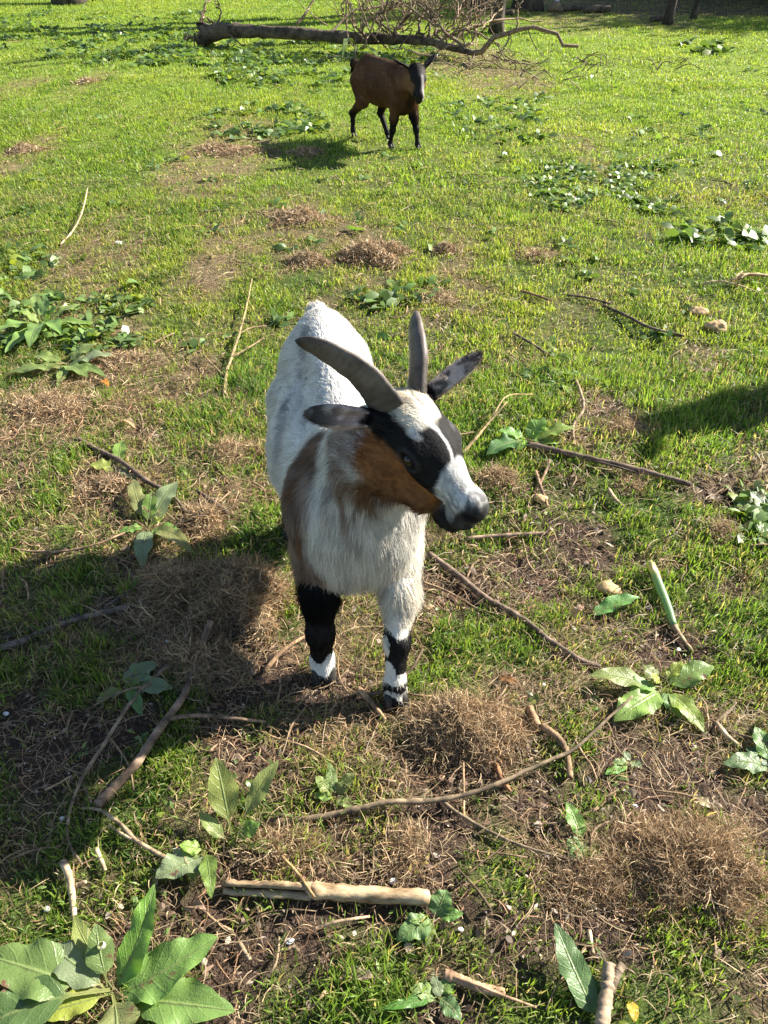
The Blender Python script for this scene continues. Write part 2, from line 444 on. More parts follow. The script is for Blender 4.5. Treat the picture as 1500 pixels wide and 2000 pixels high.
    keep = ~((np.abs(hc_[:, 0] - 0.083) < 0.016) & (np.abs(np.abs(hc_[:, 1]) - 0.056) < 0.02) & (np.abs(hc_[:, 2] + 0.046) < 0.009)) & (P[:, 2] > 0.028)
    Q, rad, hcol = Q[keep], rad[keep], hcol[keep]
    hair_obj('coat', Q, rad, np.clip(hcol, 0, 0.95), MATS[S.get('fur', 'fur')], root_o)
    # ---- eyes
    for s in (-1, 1):
        c = h2l((0.083, s * 0.0478, -0.046)); r = 0.0130 * hs
        V1, F1 = tube_arrays([c - r * H[1] * 1.0, c - r * H[1] * .7, c, c + r * H[1] * .7, c + r * H[1]], [r * .1, r * .71, r, r * .71, r * .1], 16)
        local_mesh('eye', V1, F1, MATS['eye'], root_o)
    # ---- horns
    for s, path in S.get('horns', []):
        base = h2l((-0.026, s * 0.041, -0.010))
        pts = [base + np.array(p) for p in path]
        C = smooth_path(pts, 36); tt = np.linspace(0, 1, 36)
        rr = (0.0295 * (1 - 0.45 * tt) * (1 - tt ** 5) ** 0.6 + 0.0035) * S.get('horn_w', 1); rr = rr * (1 + 0.022 * np.sin(tt * 95) * (1 - tt) + 0.02 * np.sin(tt * 31))
        T = np.gradient(C, axis=0); T /= np.linalg.norm(T, axis=1)[:, None]
        sv = nrm(s * H[1] + 0.8 * H[0]); side = sv[None] - T * (T @ sv)[:, None]; side /= np.linalg.norm(side, axis=1)[:, None]; fb = np.cross(T, side)
        th = np.linspace(0, 2 * np.pi, 20, endpoint=False)
        prof = 1 + 0.22 * np.maximum(0, np.cos(th)) ** 6                     # front keel
        Vh = C[:, None] + rr[:, None, None] * (1.0 * (np.cos(th) * prof)[None, :, None] * fb[:, None] + 0.52 * np.sin(th)[None, :, None] * side[:, None])
        Vh = Vh.reshape(-1, 3); seg = 20
        i = np.arange(35)[:, None] * seg; j = np.arange(seg)[None]; j2 = (j + 1) % seg
        Fh = np.stack([i + j, i + j2, i + seg + j2, i + seg + j], -1).reshape(-1, 4)
        cc = np.repeat((0.62 + 0.5 * sstep(0.0, 0.25, tt) - 0.45 * sstep(0.7, 1, tt) + 0.10 * np.sin(tt * 95))[:, None], 20, 1).reshape(-1, 1) * np.ones((1, 3))
        Vh = np.vstack([Vh, C[-1] + T[-1] * 0.003]); jj = np.arange(0, seg, 2)
        Fh = np.vstack([Fh, np.stack([35 * seg + jj, 35 * seg + (jj + 1) % seg, 35 * seg + (jj + 2) % seg, jj * 0 + len(Vh) - 1], -1)])
        cc = np.vstack([cc, cc[-1:]])
        local_mesh('horn', Vh, Fh, MATS['horn'], root_o, cc)
    # ---- hooves: two claws each
    for leg in S['legs']:
        p = np.array(leg[0][-1], float); mb = MB()
        for s in (-1, 1):
            c = p + np.array([0.004, s * 0.0105 * S.get('hoof', 1), 0])
            k = S.get('hoof', 1)
            V1, F1 = tube_arrays([c + (0.010 * k, 0, -0.020), c + (0.008 * k, 0, -0.012), c + (0.002, 0, 0.006), c + (-0.004, 0, 0.020)],
                                 [0.0135 * k, 0.0135 * k, 0.0125 * k, 0.010 * k], 12)
            mb.add(V1, F1)
        o = mb.build('hoof', MATS['hoof'], None); o.parent = root_o
    # ---- beard
    if 'beard' in S:
        nb = S['beard']; r0 = rng.random((nb, 2))
        Pb = np.array([h2l((0.135 + 0.055 * a, 0.026 * (b - .5), -0.138)) for a, b in r0])
        Lb = 0.055 * (0.5 + rng.random(nb)); t = np.linspace(0, 1, 5)[None, :, None]
        Q = Pb[:, None] + Lb[:, None, None] * (np.array([-0.25, 0, -1.0]) * t) + rng.normal(0, 0.10, (nb, 5, 3)) * Lb[:, None, None] * t
        hair_obj('beard', Q, np.full(nb, 0.00035), np.array(S['beard_col'])[None] * (0.6 + 0.7 * rng.random(nb))[:, None], MATS['fur'], root_o)
    root_o.scale = (S.get('scale', 1),) * 3
    return root_o, dict(H=H, hp=hp, V=V, F=F, N=Nn, hs=hs)

W_, CR_, BR_, BK_, GY_ = (np.array(c) for c in ((0.88, 0.86, 0.81), (0.72, 0.66, 0.54), (0.24, 0.115, 0.050), (0.008, 0.007, 0.007), (0.26, 0.25, 0.26)))
def blob(c, P, ctr, r, color, soft=0.25, nz=0.0, ns=0.03, seed=0, amt=1.0):
    q = (P - np.array(ctr)) / np.array(r); d = np.sqrt((q ** 2).sum(1))
    if nz: d = d + nz * (vn3(P, ns, seed) - 0.5) * 2
    m = (1 - sstep(1 - soft, 1 + soft, d)) * amt
    return c * (1 - m[:, None]) + np.array(color) * m[:, None]
def maskmix(c, m, color): return c * (1 - m[:, None]) + np.array(color) * m[:, None]

def col_white(P, h, Nv, ear):
    n = len(P)
    c = np.ones((n, 3)) * W_
    g = vn3(P, 0.035, 71) * 0.6 + vn3(P, 0.010, 72) * 0.4
    c = maskmix(c, sstep(0.56, 0.66, g) * sstep(0.38, 0.48, P[:, 2]) * 0.6, GY_)           # grey dapples on the back
    c = maskmix(c, sstep(0.40, 0.24, P[:, 2]) * sstep(0.1, 0.3, P[:, 0]) * 0.55, CR_)
    hair = vn3(P * np.array([1.0, 1.0, 0.25]), 0.008, 33)                                     # streaks that follow the fall of the coat
    big = (vn3(P, 0.045, 15) - 0.5) * 0.05
    c = maskmix(c, sstep(0.074, 0.040, chain_dist(P, BAND) + big * 1.3) * (P[:, 1] < 0.0) * (0.82 + 0.18 * sstep(.4, .6, hair)), np.array([0.25, 0.155, 0.105]))
    c = maskmix(c, sstep(0.085, 0.03, chain_dist(P, THROAT) + big) * (0.25 + 0.75 * sstep(0.35, 0.6, hair)) * 0.85, np.array([0.26, 0.165, 0.10]))
    c = maskmix(c, sstep(0.58, 0.70, hair) * sstep(0.15, 0.25, P[:, 0]) * sstep(0.14, 0.22, P[:, 2]) * 0.35, BR_ * 1.3)
    # legs
    rf = (P[:, 1] < -0.02) & (P[:, 0] > 0.1); lf = (P[:, 1] > -0.02) & (P[:, 0] > 0.1); hind = P[:, 0] < 0.05
    jit = (vn3(P, 0.02, 41) - 0.5) * 0.035
    z = P[:, 2] + jit
    m = rf & (z < 0.275); c[m] = BK_
    m = rf & (z < 0.074) & (z > 0.036); c[m] = W_
    m = lf & (z < 0.165) & (z > 0.082) & (P[:, 1] + jit > 0.040 - (z - 0.12) * 0.2); c[m] = BK_
    m = lf & (z < 0.066) & (z > 0.052); c[m] = BK_
    m = lf & (z < 0.036); c[m] = BK_
    m = hind & (z < 0.22); c[m] = BK_
    # head
    a, b, cc = h[:, 0], h[:, 1], h[:, 2]
    nn = (vn3(h, 0.018, 91) - 0.5); aj, bj, cj = a + nn * 0.022, b + nn * 0.018, cc + nn * 0.018
    hd = sstep(-0.012, 0.006, a + 0.45 * np.minimum(cc + 0.05, 0)) * sstep(-0.165, -0.135, cc) * sstep(0.120, 0.095, np.abs(bj)); hd = np.maximum(hd, sstep(-0.06, -0.04, a) * sstep(-0.06, -0.045, cc) * sstep(0.09, 0.075, np.abs(b)))
    k = np.ones((n, 3)) * (BR_ * np.array([1.15, 0.98, 0.75]))
    k = maskmix(k, sstep(-0.095, -0.125, cc), BR_ * 0.75)
    top = sstep(-0.062, -0.050, cj + 0.10 * np.maximum(aj - 0.09, 0) * 0 - 0.0)                # black over the eyes and the bridge
    low = -0.056 - 0.62 * np.clip(aj - 0.085, 0, 0.045)
    top = sstep(low - 0.006, low + 0.004, cj) * sstep(0.200, 0.186, aj)
    k = maskmix(k, top, BK_)
    k = maskmix(k, sstep(0.0, 0.02, bj) * top * sstep(0.35, 0.60, vn3(h, 0.006, 12)) * sstep(0.04, 0.07, a) * sstep(0.010, 0.022, np.abs(bj - 0.020)) * 0.5, GY_ * 0.45)
    bl = sstep(0.038, 0.031, np.abs(bj + 0.006)) * sstep(0.070, 0.058, aj + 0.25 * np.abs(bj + 0.006)) * sstep(-0.04, -0.03, cc)
    k = maskmix(k, bl, CR_ * 1.08)
    st = sstep(0.0055, 0.0025, np.abs(bj + 0.004 - 0.02 * (aj - 0.07))) * sstep(0.045, 0.07, aj) * sstep(-0.05, -0.035, cc)
    k = maskmix(k, st * 0.75, W_ * 0.8)
    st2 = sstep(0.006, 0.003, np.abs(bj + 0.036 - 0.15 * (aj - 0.05))) * sstep(0.045, 0.05, aj) * sstep(0.080, 0.070, aj) * sstep(-0.05, -0.035, cc)
    k = maskmix(k, st2 * 0.7, W_ * 0.8)
    mz = sstep(-0.004, 0.004, a + nn * .008 - 0.126 - 0.42 * (-0.015 - cc)) * sstep(-0.112, -0.100, cc)
    k = maskmix(k, mz, W_ * 0.80)
    sp_ = sstep(0.36, 0.56, vn3(h, 0.005, 55)) * (0.45 + 0.55 * sstep(0.150, 0.20, a))
    k = maskmix(k, mz * sp_ * 0.75, GY_ * 0.6)
    k = maskmix(k, sstep(0.020, 0.012, np.sqrt((a - 0.220) ** 2 * .6 + (np.abs(b) - 0.023) ** 2 * 1.1 + (cc + 0.052) ** 2 * 1.4)) * 0.96, BK_)
    k = maskmix(k, sstep(0.188, 0.206, a + nn * .012) * sstep(-0.020, -0.040, cc - 0.3 * (a - .2)) * 0.93, BK_ * 1.6)
    eyd = np.sqrt((a - 0.083) ** 2 + (cc + 0.046) ** 2 * 1.6) + 0.4 * np.maximum(0, 0.045 - np.abs(b)); k = maskmix(k, sstep(0.006, 0.002, np.abs(eyd - 0.0215)) * 0.35 * (np.abs(b) > .04), GY_ * .35)
    lip = sstep(0.019, 0.010, np.abs(cc + 0.104)) * sstep(0.150, 0.180, a)
    k = maskmix(k, lip * 0.93, BK_ * 1.5)
    k = maskmix(k, sstep(0.165, 0.185, a) * sstep(-0.100, -0.108, cc) * 0.93, BK_ * 2)
    c = c * (1 - hd[:, None]) + k * hd[:, None]
    hs_ = vn3(h * np.array([0.22, 1.0, 1.0]), 0.0036, 19) * .6 + vn3(h * np.array([0.3, 1.0, 1.0]), 0.009, 20) * .4
    fs = vn3(P * np.array([0.30, 1.0, 0.45]), 0.0065, 21) * .5 + vn3(P * np.array([0.4, 1.0, 0.5]), 0.018, 22) * .5
    sk = np.where(hd > .5, hs_, fs)
    c = c * np.clip(1 + (sk - 0.5) * np.where(hd > .5, 1.9, np.where(c[:, 0] > .5, .7, 1.6)), .35, 1.5)[:, None]
    em, ei, et = ear
    e = np.ones((n, 3)) * np.array([.72, .62, .54])
    sp2 = sstep(0.42, 0.58, vn3(P, 0.009, 61))
    e = maskmix(e, np.maximum(sp2, 0.12) * 0.85, BK_ * 4); e = maskmix(e, (ei * sstep(0.75, 0.4, et)) * 0.6, (0.62, 0.42, 0.34))
    e = maskmix(e, sstep(0.60, 0.95, et) * 0.8, BK_ * 4)
    c = np.where(em[:, None], e, c)
    return c
BODY_BLOBS = []
def chain_dist(P, pts):
    d = np.full(len(P), 9.0)
    for a, b in zip(pts[:-1], pts[1:]):
        a, b = np.array(a), np.array(b); q = b - a; t = np.clip(((P - a) @ q) / (q @ q), 0, 1)
        d = np.minimum(d, np.linalg.norm(P - a - t[:, None] * q, axis=1))
    return d
BAND = [(0.170, -0.10, 0.57), (0.205, -0.105, 0.526), (0.225, -0.133, 0.459), (0.235, -0.138, 0.373), (0.255, -0.125, 0.29), (0.27, -0.125, 0.25)]
THROAT = [(0.32, -0.035, 0.64), (0.335, -0.03, 0.57), (0.345, -0.015, 0.50)]
GW = dict(name='pygmy_goat', label='white goat with curved horns, brown shoulder patch and black and tan face', loc=(-0.10, 1.50, 0), yaw=math.atan2(-0.98, 0.18), hoof=1.2,
    seed=5, vox=0.0034, hairs=230000, len_body=0.027, leg_top=0.19, neck_u=0.42, chest_long=0.25, color=col_white,
    hf=(0.730, 0.460, -0.510), poll=(0.292, 0.100, 0.704), hs=1.11,
    torso=[((-0.02, 0, 0.385), (0.27, 0.137, 0.150)), ((-0.05, -0.004, 0.375), (0.22, 0.158, 0.130)), ((0.20, 0, 0.36), (0.13, 0.122, 0.165)), ((-0.28, 0, 0.47), (0.12, 0.115, 0.125))],
    ridge=[((0.17, 0, 0.51), (-0.31, 0, 0.575), 0.045, 0.035), ((0.25, -0.06, 0.30), (0.23, -0.09, 0.42), 0.05, 0.05), ((0.25, 0.06, 0.30), (0.23, 0.09, 0.42), 0.05, 0.05)],
    neck=([(0.20, 0, 0.44), (0.258, 0.040, 0.56), (0.285, 0.095, 0.640)], [0.120, 0.080, 0.052]),
    legs=[([(0.22, -0.09, 0.30), (0.285, -0.095, 0.22), (0.315, -0.10, 0.135), (0.315, -0.10, 0.05), (0.328, -0.10, 0.022)], [0.055, 0.036, 0.028, 0.023, 0.026]),
          ([(0.22, 0.09, 0.30), (0.30, 0.080, 0.22), (0.372, 0.062, 0.135), (0.415, 0.050, 0.05), (0.432, 0.048, 0.022)], [0.055, 0.036, 0.025, 0.021, 0.026]),
          ([(-0.24, -0.07, 0.40), (-0.15, -0.11, 0.26), (-0.25, -0.12, 0.16), (-0.20, -0.125, 0.05), (-0.185, -0.125, 0.022)], [0.085, 0.05, 0.026, 0.020, 0.022]),
          ([(-0.24, 0.07, 0.40), (-0.17, 0.11, 0.26), (-0.28, 0.11, 0.16), (-0.24, 0.11, 0.05), (-0.225, 0.11, 0.022)], [0.085, 0.05, 0.026, 0.020, 0.022])],
    tail=([(-0.37, 0, 0.56), (-0.42, 0.0, 0.56), (-0.45, 0, 0.50)], [0.026, 0.022, 0.012]),
    ear_r=((0.02, -1.0, 0.22), (0.4, 0.1, -1.0)), ear_l=((-0.18, 0.95, 0.62), (0.75, 0.2, -0.2)),
    horns=[], beard=260, beard_col=(0.18, 0.14, 0.08))
def horn_path(H, s, pts):
    back = -H[0].copy(); back[2] = 0; back /= np.linalg.norm(back); out = H[1] * s; out = out.copy()
    return [back * p[0] + out * p[1] + np.array([0, 0, p[2]]) for p in pts]
_H = head_frame(GW['hf'])
HP = [(0, 0, -0.016), (0.022, 0.018, 0.026), (0.054, 0.046, 0.054), (0.090, 0.080, 0.072), (0.118, 0.112, 0.074)]
HPL = [(-0.004, -0.008, -0.030), (0.022, 0.021, 0.030), (0.050, 0.048, 0.062), (0.082, 0.078, 0.088), (0.108, 0.104, 0.100)]
HPR = [(-0.004, -0.008, -0.030), (0.020, 0.020, 0.024), (0.050, 0.044, 0.046), (0.084, 0.072, 0.060), (0.112, 0.100, 0.058)]
GW['horns'] = [(-1, horn_path(_H, -1, HPL)), (1, horn_path(_H, 1, HPR))]
white_goat, GWI = goat(GW)

def col_brown(P, h, Nv, ear):
    n = len(P); g = vn3(P, 0.05, 7) * 0.6 + vn3(P, 0.012, 8) * 0.4
    c = np.ones((n, 3)) * np.array([0.165, 0.083, 0.042]) * (0.3 + 1.2 * g)[:, None]
    K = np.array([0.010, 0.008, 0.007])
    c = maskmix(c, sstep(0.555, 0.60, P[:, 2] + 0.03 * (g - .5)) * 0.4, K)
    c = maskmix(c, sstep(0.30, 0.25, P[:, 2] + 0.05 * (g - .5)) * sstep(0.12, 0.05, np.abs(P[:, 1])), K)
    c = maskmix(c, sstep(0.26, 0.19, P[:, 2] + 0.02 * g), K)
    fr = sstep(0.12, 0.24, P[:, 0]) * sstep(0.2, 0.35, P[:, 2])
    c = maskmix(c, fr * sstep(0.07, 0.02, np.abs(P[:, 1])) * 0.7, K * 1.5)
    c = maskmix(c, sstep(-0.36, -0.42, P[:, 0]), K)
    a, b, cc = h[:, 0], h[:, 1], h[:, 2]
    hd = sstep(-0.03, -0.01, a) * sstep(-0.15, -0.12, cc) * (np.abs(b) < 0.1)
    k = np.ones((n, 3)) * K * 1.6
    k = maskmix(k, sstep(0.03, 0.037, np.abs(b)) * sstep(-0.03, -0.05, cc) * sstep(0.17, 0.12, a) * 0.9, np.array([0.20, 0.105, 0.05]))
    k = maskmix(k, sstep(0.014, 0.006, np.abs(b - 0.020 - 0.02 * a)) * sstep(0.06, 0.09, a) * 0.8, np.array([0.30, 0.28, 0.28]))
    c = c * (1 - hd[:, None]) + k * hd[:, None]
    em, ei, et = ear
    return np.where(em[:, None], K * 1.5, c)
GB = dict(name='brown_goat', label='brown hornless goat with black legs walking in front of the fallen tree', loc=(0.015, 6.26, 0), yaw=math.atan2(-0.80, 0.60),
    seed=9, scale=0.945, vox=0.005, hairs=70000, len_body=0.020, leg_top=0.17, neck_u=0.48, chest_long=0.2, color=col_brown, fur='dark_fur', rad=2.0, skin_mult=0.9,
    hf=(0.62, -0.30, -0.74), poll=(0.410, -0.025, 0.605), hs=1.02, ear_len=0.135, ear_w=0.036,
    torso=[((-0.02, 0, 0.42), (0.27, 0.115, 0.135)), ((-0.07, 0, 0.40), (0.21, 0.128, 0.118)), ((0.19, 0, 0.40), (0.13, 0.105, 0.155)), ((-0.24, 0, 0.44), (0.12, 0.105, 0.130))],
    ridge=[((0.17, 0, 0.53), (-0.22, 0, 0.55), 0.045, 0.045)],
    neck=([(0.20, 0, 0.42), (0.29, -0.01, 0.48), (0.375, -0.025, 0.545)], [0.120, 0.078, 0.054]),
    legs=[([(0.22, -0.07, 0.34), (0.20, -0.075, 0.23), (0.19, -0.08, 0.145), (0.16, -0.08, 0.05), (0.175, -0.08, 0.022)], [0.055, 0.030, 0.019, 0.014, 0.018]),
          ([(0.22, 0.07, 0.34), (0.255, 0.075, 0.23), (0.285, 0.075, 0.145), (0.305, 0.075, 0.05), (0.32, 0.075, 0.022)], [0.055, 0.030, 0.019, 0.014, 0.018]),
          ([(-0.25, -0.06, 0.42), (-0.20, -0.08, 0.29), (-0.33, -0.085, 0.19), (-0.335, -0.085, 0.06), (-0.325, -0.085, 0.022)], [0.080, 0.045, 0.022, 0.016, 0.018]),
          ([(-0.24, 0.06, 0.42), (-0.13, 0.075, 0.29), (-0.18, 0.08, 0.19), (-0.09, 0.08, 0.06), (-0.07, 0.08, 0.022)], [0.080, 0.045, 0.022, 0.016, 0.018])],
    tail=([(-0.36, 0, 0.52), (-0.42, 0.0, 0.515), (-0.45, 0, 0.465)], [0.022, 0.024, 0.010]),
    ear_r=((-0.12, -0.90, 0.45), (0.75, 0.5, -0.3)), ear_l=((-0.12, 0.80, 0.52), (0.75, -0.5, -0.3)))
brown_goat, GBI = goat(GB)
# ------------------------------------------------------------------ ground
GLOW = [  # bare soil / dry thatch areas: (px, py, radius px, soil amount, dry amount)
    (1080, 1060, 130, 1.0, .2), (1290, 1230, 110, .9, .2), (640, 1830, 150, 1.0, .1), (760, 1800, 110, .9, .1), (450, 1880, 90, .8, .2), (1230, 1560, 130, .8, .5), (1000, 1500, 130, .8, .6),
    (820, 1480, 110, .6, .9), (280, 1750, 90, .7, .4), (620, 1500, 130, .5, .8), (900, 1100, 100, .6, .3), (270, 880, 110, .4, .9), (90, 800, 120, .2, 1.), (380, 1000, 90, .3, .8),
    (230, 700, 90, .1, .8), (330, 740, 90, .3, .8), (430, 500, 80, .1, .9), (180, 520, 110, .1, .7), (420, 300, 90, 0., .9), (480, 290, 70, 0., .7), (1080, 950, 90, .7, .3), (700, 1560, 110, .6, .6),
    (1420, 1560, 130, .8, .4), (1420, 1850, 120, .6, .5), (1170, 1820, 110, .5, .4), (950, 1900, 130, .8, .3), (330, 1230, 120, .3, .9), (80, 1430, 130, .6, .5), (200, 1500, 120, .4, .5), (560, 1390, 150, .4, .9),
    (950, 1420, 120, .4, .9), (1310, 1700, 160, .4, 1.), (940, 130, 90, .1, .9), (860, 115, 60, .2, .9), (1010, 140, 70, .1, .8), (1180, 830, 80, .3, .7), (1360, 700, 60, .2, .5), (560, 450, 70, 0, .7), (700, 490, 90, .1, .8),
    (40, 170, 40, 0, .7), (170, 160, 40, 0, .6), (60, 295, 50, 0, .7), (640, 610, 70, .2, .6), (900, 540, 80, .1, .6), (840, 600, 60, .3, .4), (1150, 300, 50, 0, .4), (40, 900, 90, .3, .6), (1130, 1130, 90, .8, .3),
    (820, 1660, 150, .5, .7), (1090, 1680, 120, .4, .9), (540, 1660, 80, .3, .8), (400, 1730, 60, .6, .4), (1330, 1420, 110, .5, .5), (1390, 920, 60, .5, .3), (70, 1620, 90, .5, .5),
    (1090, 20, 90, .1, .8), (1250, 25, 80, .2, .8), (250, 1130, 70, .5, .6), (470, 1250, 100, .6, .6)]
_gl = []
for px, py, r, s_, d_ in GLOW:
    c = G(px, py); zf = c.y * cp + CAM_H * sp
    rx = r / FPX * zf; ry = rx / max(0.25, math.sin(math.atan2(CAM_H, c.y)))
    _gl.append((c.x, c.y, rx, ry, s_, d_))
def cover(x, y):
    """-> green, dry, soil weights 0..1"""
    x = np.asarray(x, float); y = np.asarray(y, float)
    soil = np.zeros_like(x); dry = np.zeros_like(x)
    wx = x + 0.16 * (fbm(x, y, 0.25, 51) - .5); wy = y + 0.2 * (fbm(x, y, 0.25, 52) - .5)
    for cx, cy, rx, ry, s_, d_ in _gl:
        q = np.sqrt(((wx - cx) / rx) ** 2 + ((wy - cy) / ry) ** 2); m = sstep(1.25, 0.45, q)
        soil = np.maximum(soil, m * s_); dry = np.maximum(dry, m * d_)
    n1 = fbm(x, y, 0.45, 61); n2 = fbm(x, y, 0.30, 62); n3 = fbm(x, y, 0.11, 63, 3)
    near = sstep(3.2, 1.6, y)
    soil = np.clip(soil * (0.55 + 0.9 * sstep(0.35, 0.6, n3)) + near * 0.75 * sstep(0.50, 0.64, n1 * 0.5 + n3 * 0.5) * .8, 0, 1)
    dry = np.clip(dry * (0.5 + 0.8 * sstep(0.35, 0.6, n3)) + (0.35 + 0.4 * near) * sstep(0.46, 0.62, n2 * 0.6 + n3 * 0.4) * sstep(12, 4, y), 0, 1)
    soil = np.maximum(soil, 0); far_wood = sstep(14.8, 16.2, y + 0.15 * (x - 2.0) + fbm(x, y, 1.5, 9) * 1.2 - .6) * sstep(2.0, 3.5, x)
    dry = np.maximum(dry, far_wood); soil = np.maximum(soil, far_wood * .8)
    green = np.clip(1 - 0.92 * np.maximum(soil, dry * 0.8), 0.03, 1)
    return green, dry, soil

def build_ground():
    def axis(segs):
        out = [segs[0][0]]
        for a, b, st in segs: out += list(np.arange(a + st, b + st * 0.5, st))
        return np.array(out)
    ys = axis([(-60, -4, 4), (-4, 0.2, .3), (0.2, 3.0, 0.02), (3.0, 7, .05), (7, 20, .2), (20, 60, 2.0), (60, 400, 34)])
    xs = axis([(-300, -60, 30), (-60, -12, 4), (-12, -3, .25), (-3, -1.7, .05), (-1.7, 1.7, .02), (1.7, 3, .05), (3, 12, .25), (12, 60, 4), (60, 300, 30)])
    X, Y = np.meshgrid(xs, ys, indexing='ij'); nx, ny = X.shape
    Z = hgt(X, Y) - 0.004
    V = np.stack([X, Y, Z], -1).reshape(-1, 3)
    i = (np.arange(nx - 1)[:, None] * ny + np.arange(ny - 1)[None]).ravel()
    F = np.stack([i, i + ny, i + ny + 1, i + 1], -1)
    g, d, s_ = cover(V[:, 0], V[:, 1])
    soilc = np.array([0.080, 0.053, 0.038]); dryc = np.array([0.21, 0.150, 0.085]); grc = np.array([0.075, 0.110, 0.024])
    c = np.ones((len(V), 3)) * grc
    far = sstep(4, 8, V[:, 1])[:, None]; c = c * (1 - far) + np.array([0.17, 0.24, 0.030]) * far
    c = c * (1 - d[:, None] * .8) + dryc * d[:, None] * .8
    c = c * (1 - s_[:, None]) + soilc * s_[:, None]
    m, n = new_mat('ground')
    at = N(n, 'ShaderNodeAttribute', attribute_name='col'); tc = N(n, 'ShaderNodeTexCoord')
    nz = N(n, 'ShaderNodeTexNoise'); nz.inputs['Scale'].default_value = 55; nz.inputs['Detail'].default_value = 7; nz.inputs['Roughness'].default_value = 0.7
    nz2 = N(n, 'ShaderNodeTexNoise'); nz2.inputs['Scale'].default_value = 260; nz2.inputs['Detail'].default_value = 4
    n.links.new(tc.outputs['Object'], nz.inputs[0]); n.links.new(tc.outputs['Object'], nz2.inputs[0])
    ad = N(n, 'ShaderNodeMath', operation='ADD'); n.links.new(nz.outputs[0], ad.inputs[0]); n.links.new(nz2.outputs[0], ad.inputs[1])
    mr = N(n, 'ShaderNodeMapRange'); mr.inputs[1].default_value = 0.7; mr.inputs[2].default_value = 1.3; mr.inputs[3].default_value = 0.45; mr.inputs[4].default_value = 1.6
    n.links.new(ad.outputs[0], mr.inputs[0])
    sc_ = N(n, 'ShaderNodeVectorMath', operation='SCALE'); n.links.new(at.outputs['Color'], sc_.inputs[0]); n.links.new(mr.outputs[0], sc_.inputs['Scale'])
    p = N(n, 'ShaderNodeBsdfPrincipled'); p.inputs['Roughness'].default_value = 0.95; p.inputs['Specular IOR Level'].default_value = 0.15
    n.links.new(sc_.outputs[0], p.inputs['Base Color'])
    b = N(n, 'ShaderNodeBump'); b.inputs['Strength'].default_value = 1.0; b.inputs['Distance'].default_value = 0.012
    n.links.new(ad.outputs[0], b.inputs['Height']); n.links.new(b.outputs[0], p.inputs['Normal'])
    o = N(n, 'ShaderNodeOutputMaterial'); n.links.new(p.outputs[0], o.inputs[0])
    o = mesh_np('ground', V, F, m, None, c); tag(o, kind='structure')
build_ground()

leafy('grass', rough=0.45, trans=0.52, spec=0.35, tint=(1.0, 1.0, 0.55), mult=1.35)
leafy('straw', rough=0.6, trans=0.25, spec=0.4)
leafy('weed', rough=0.42, trans=0.35, spec=0.5, tint=(1.1, 1.1, 0.5), mult=1.3)
RG = np.random.default_rng(11)

def sample_view(y0, y1, n, margin=1.25, extra=0.25):
    """uniform points over the strip of ground the view crosses between two distances (wider than the view)"""
    xs = []; ys = []
    while sum(map(len, xs)) < n:
        y = RG.uniform(y0, y1, n); half = 0.5 * (y * cp + CAM_H * sp) * margin + extra
        hm = 0.5 * (y1 * cp + CAM_H * sp) * margin + extra
        x = RG.uniform(-hm, hm, n); k = np.abs(x) < half
        xs.append(x[k]); ys.append(y[k])
    return np.concatenate(xs)[:n], np.concatenate(ys)[:n]

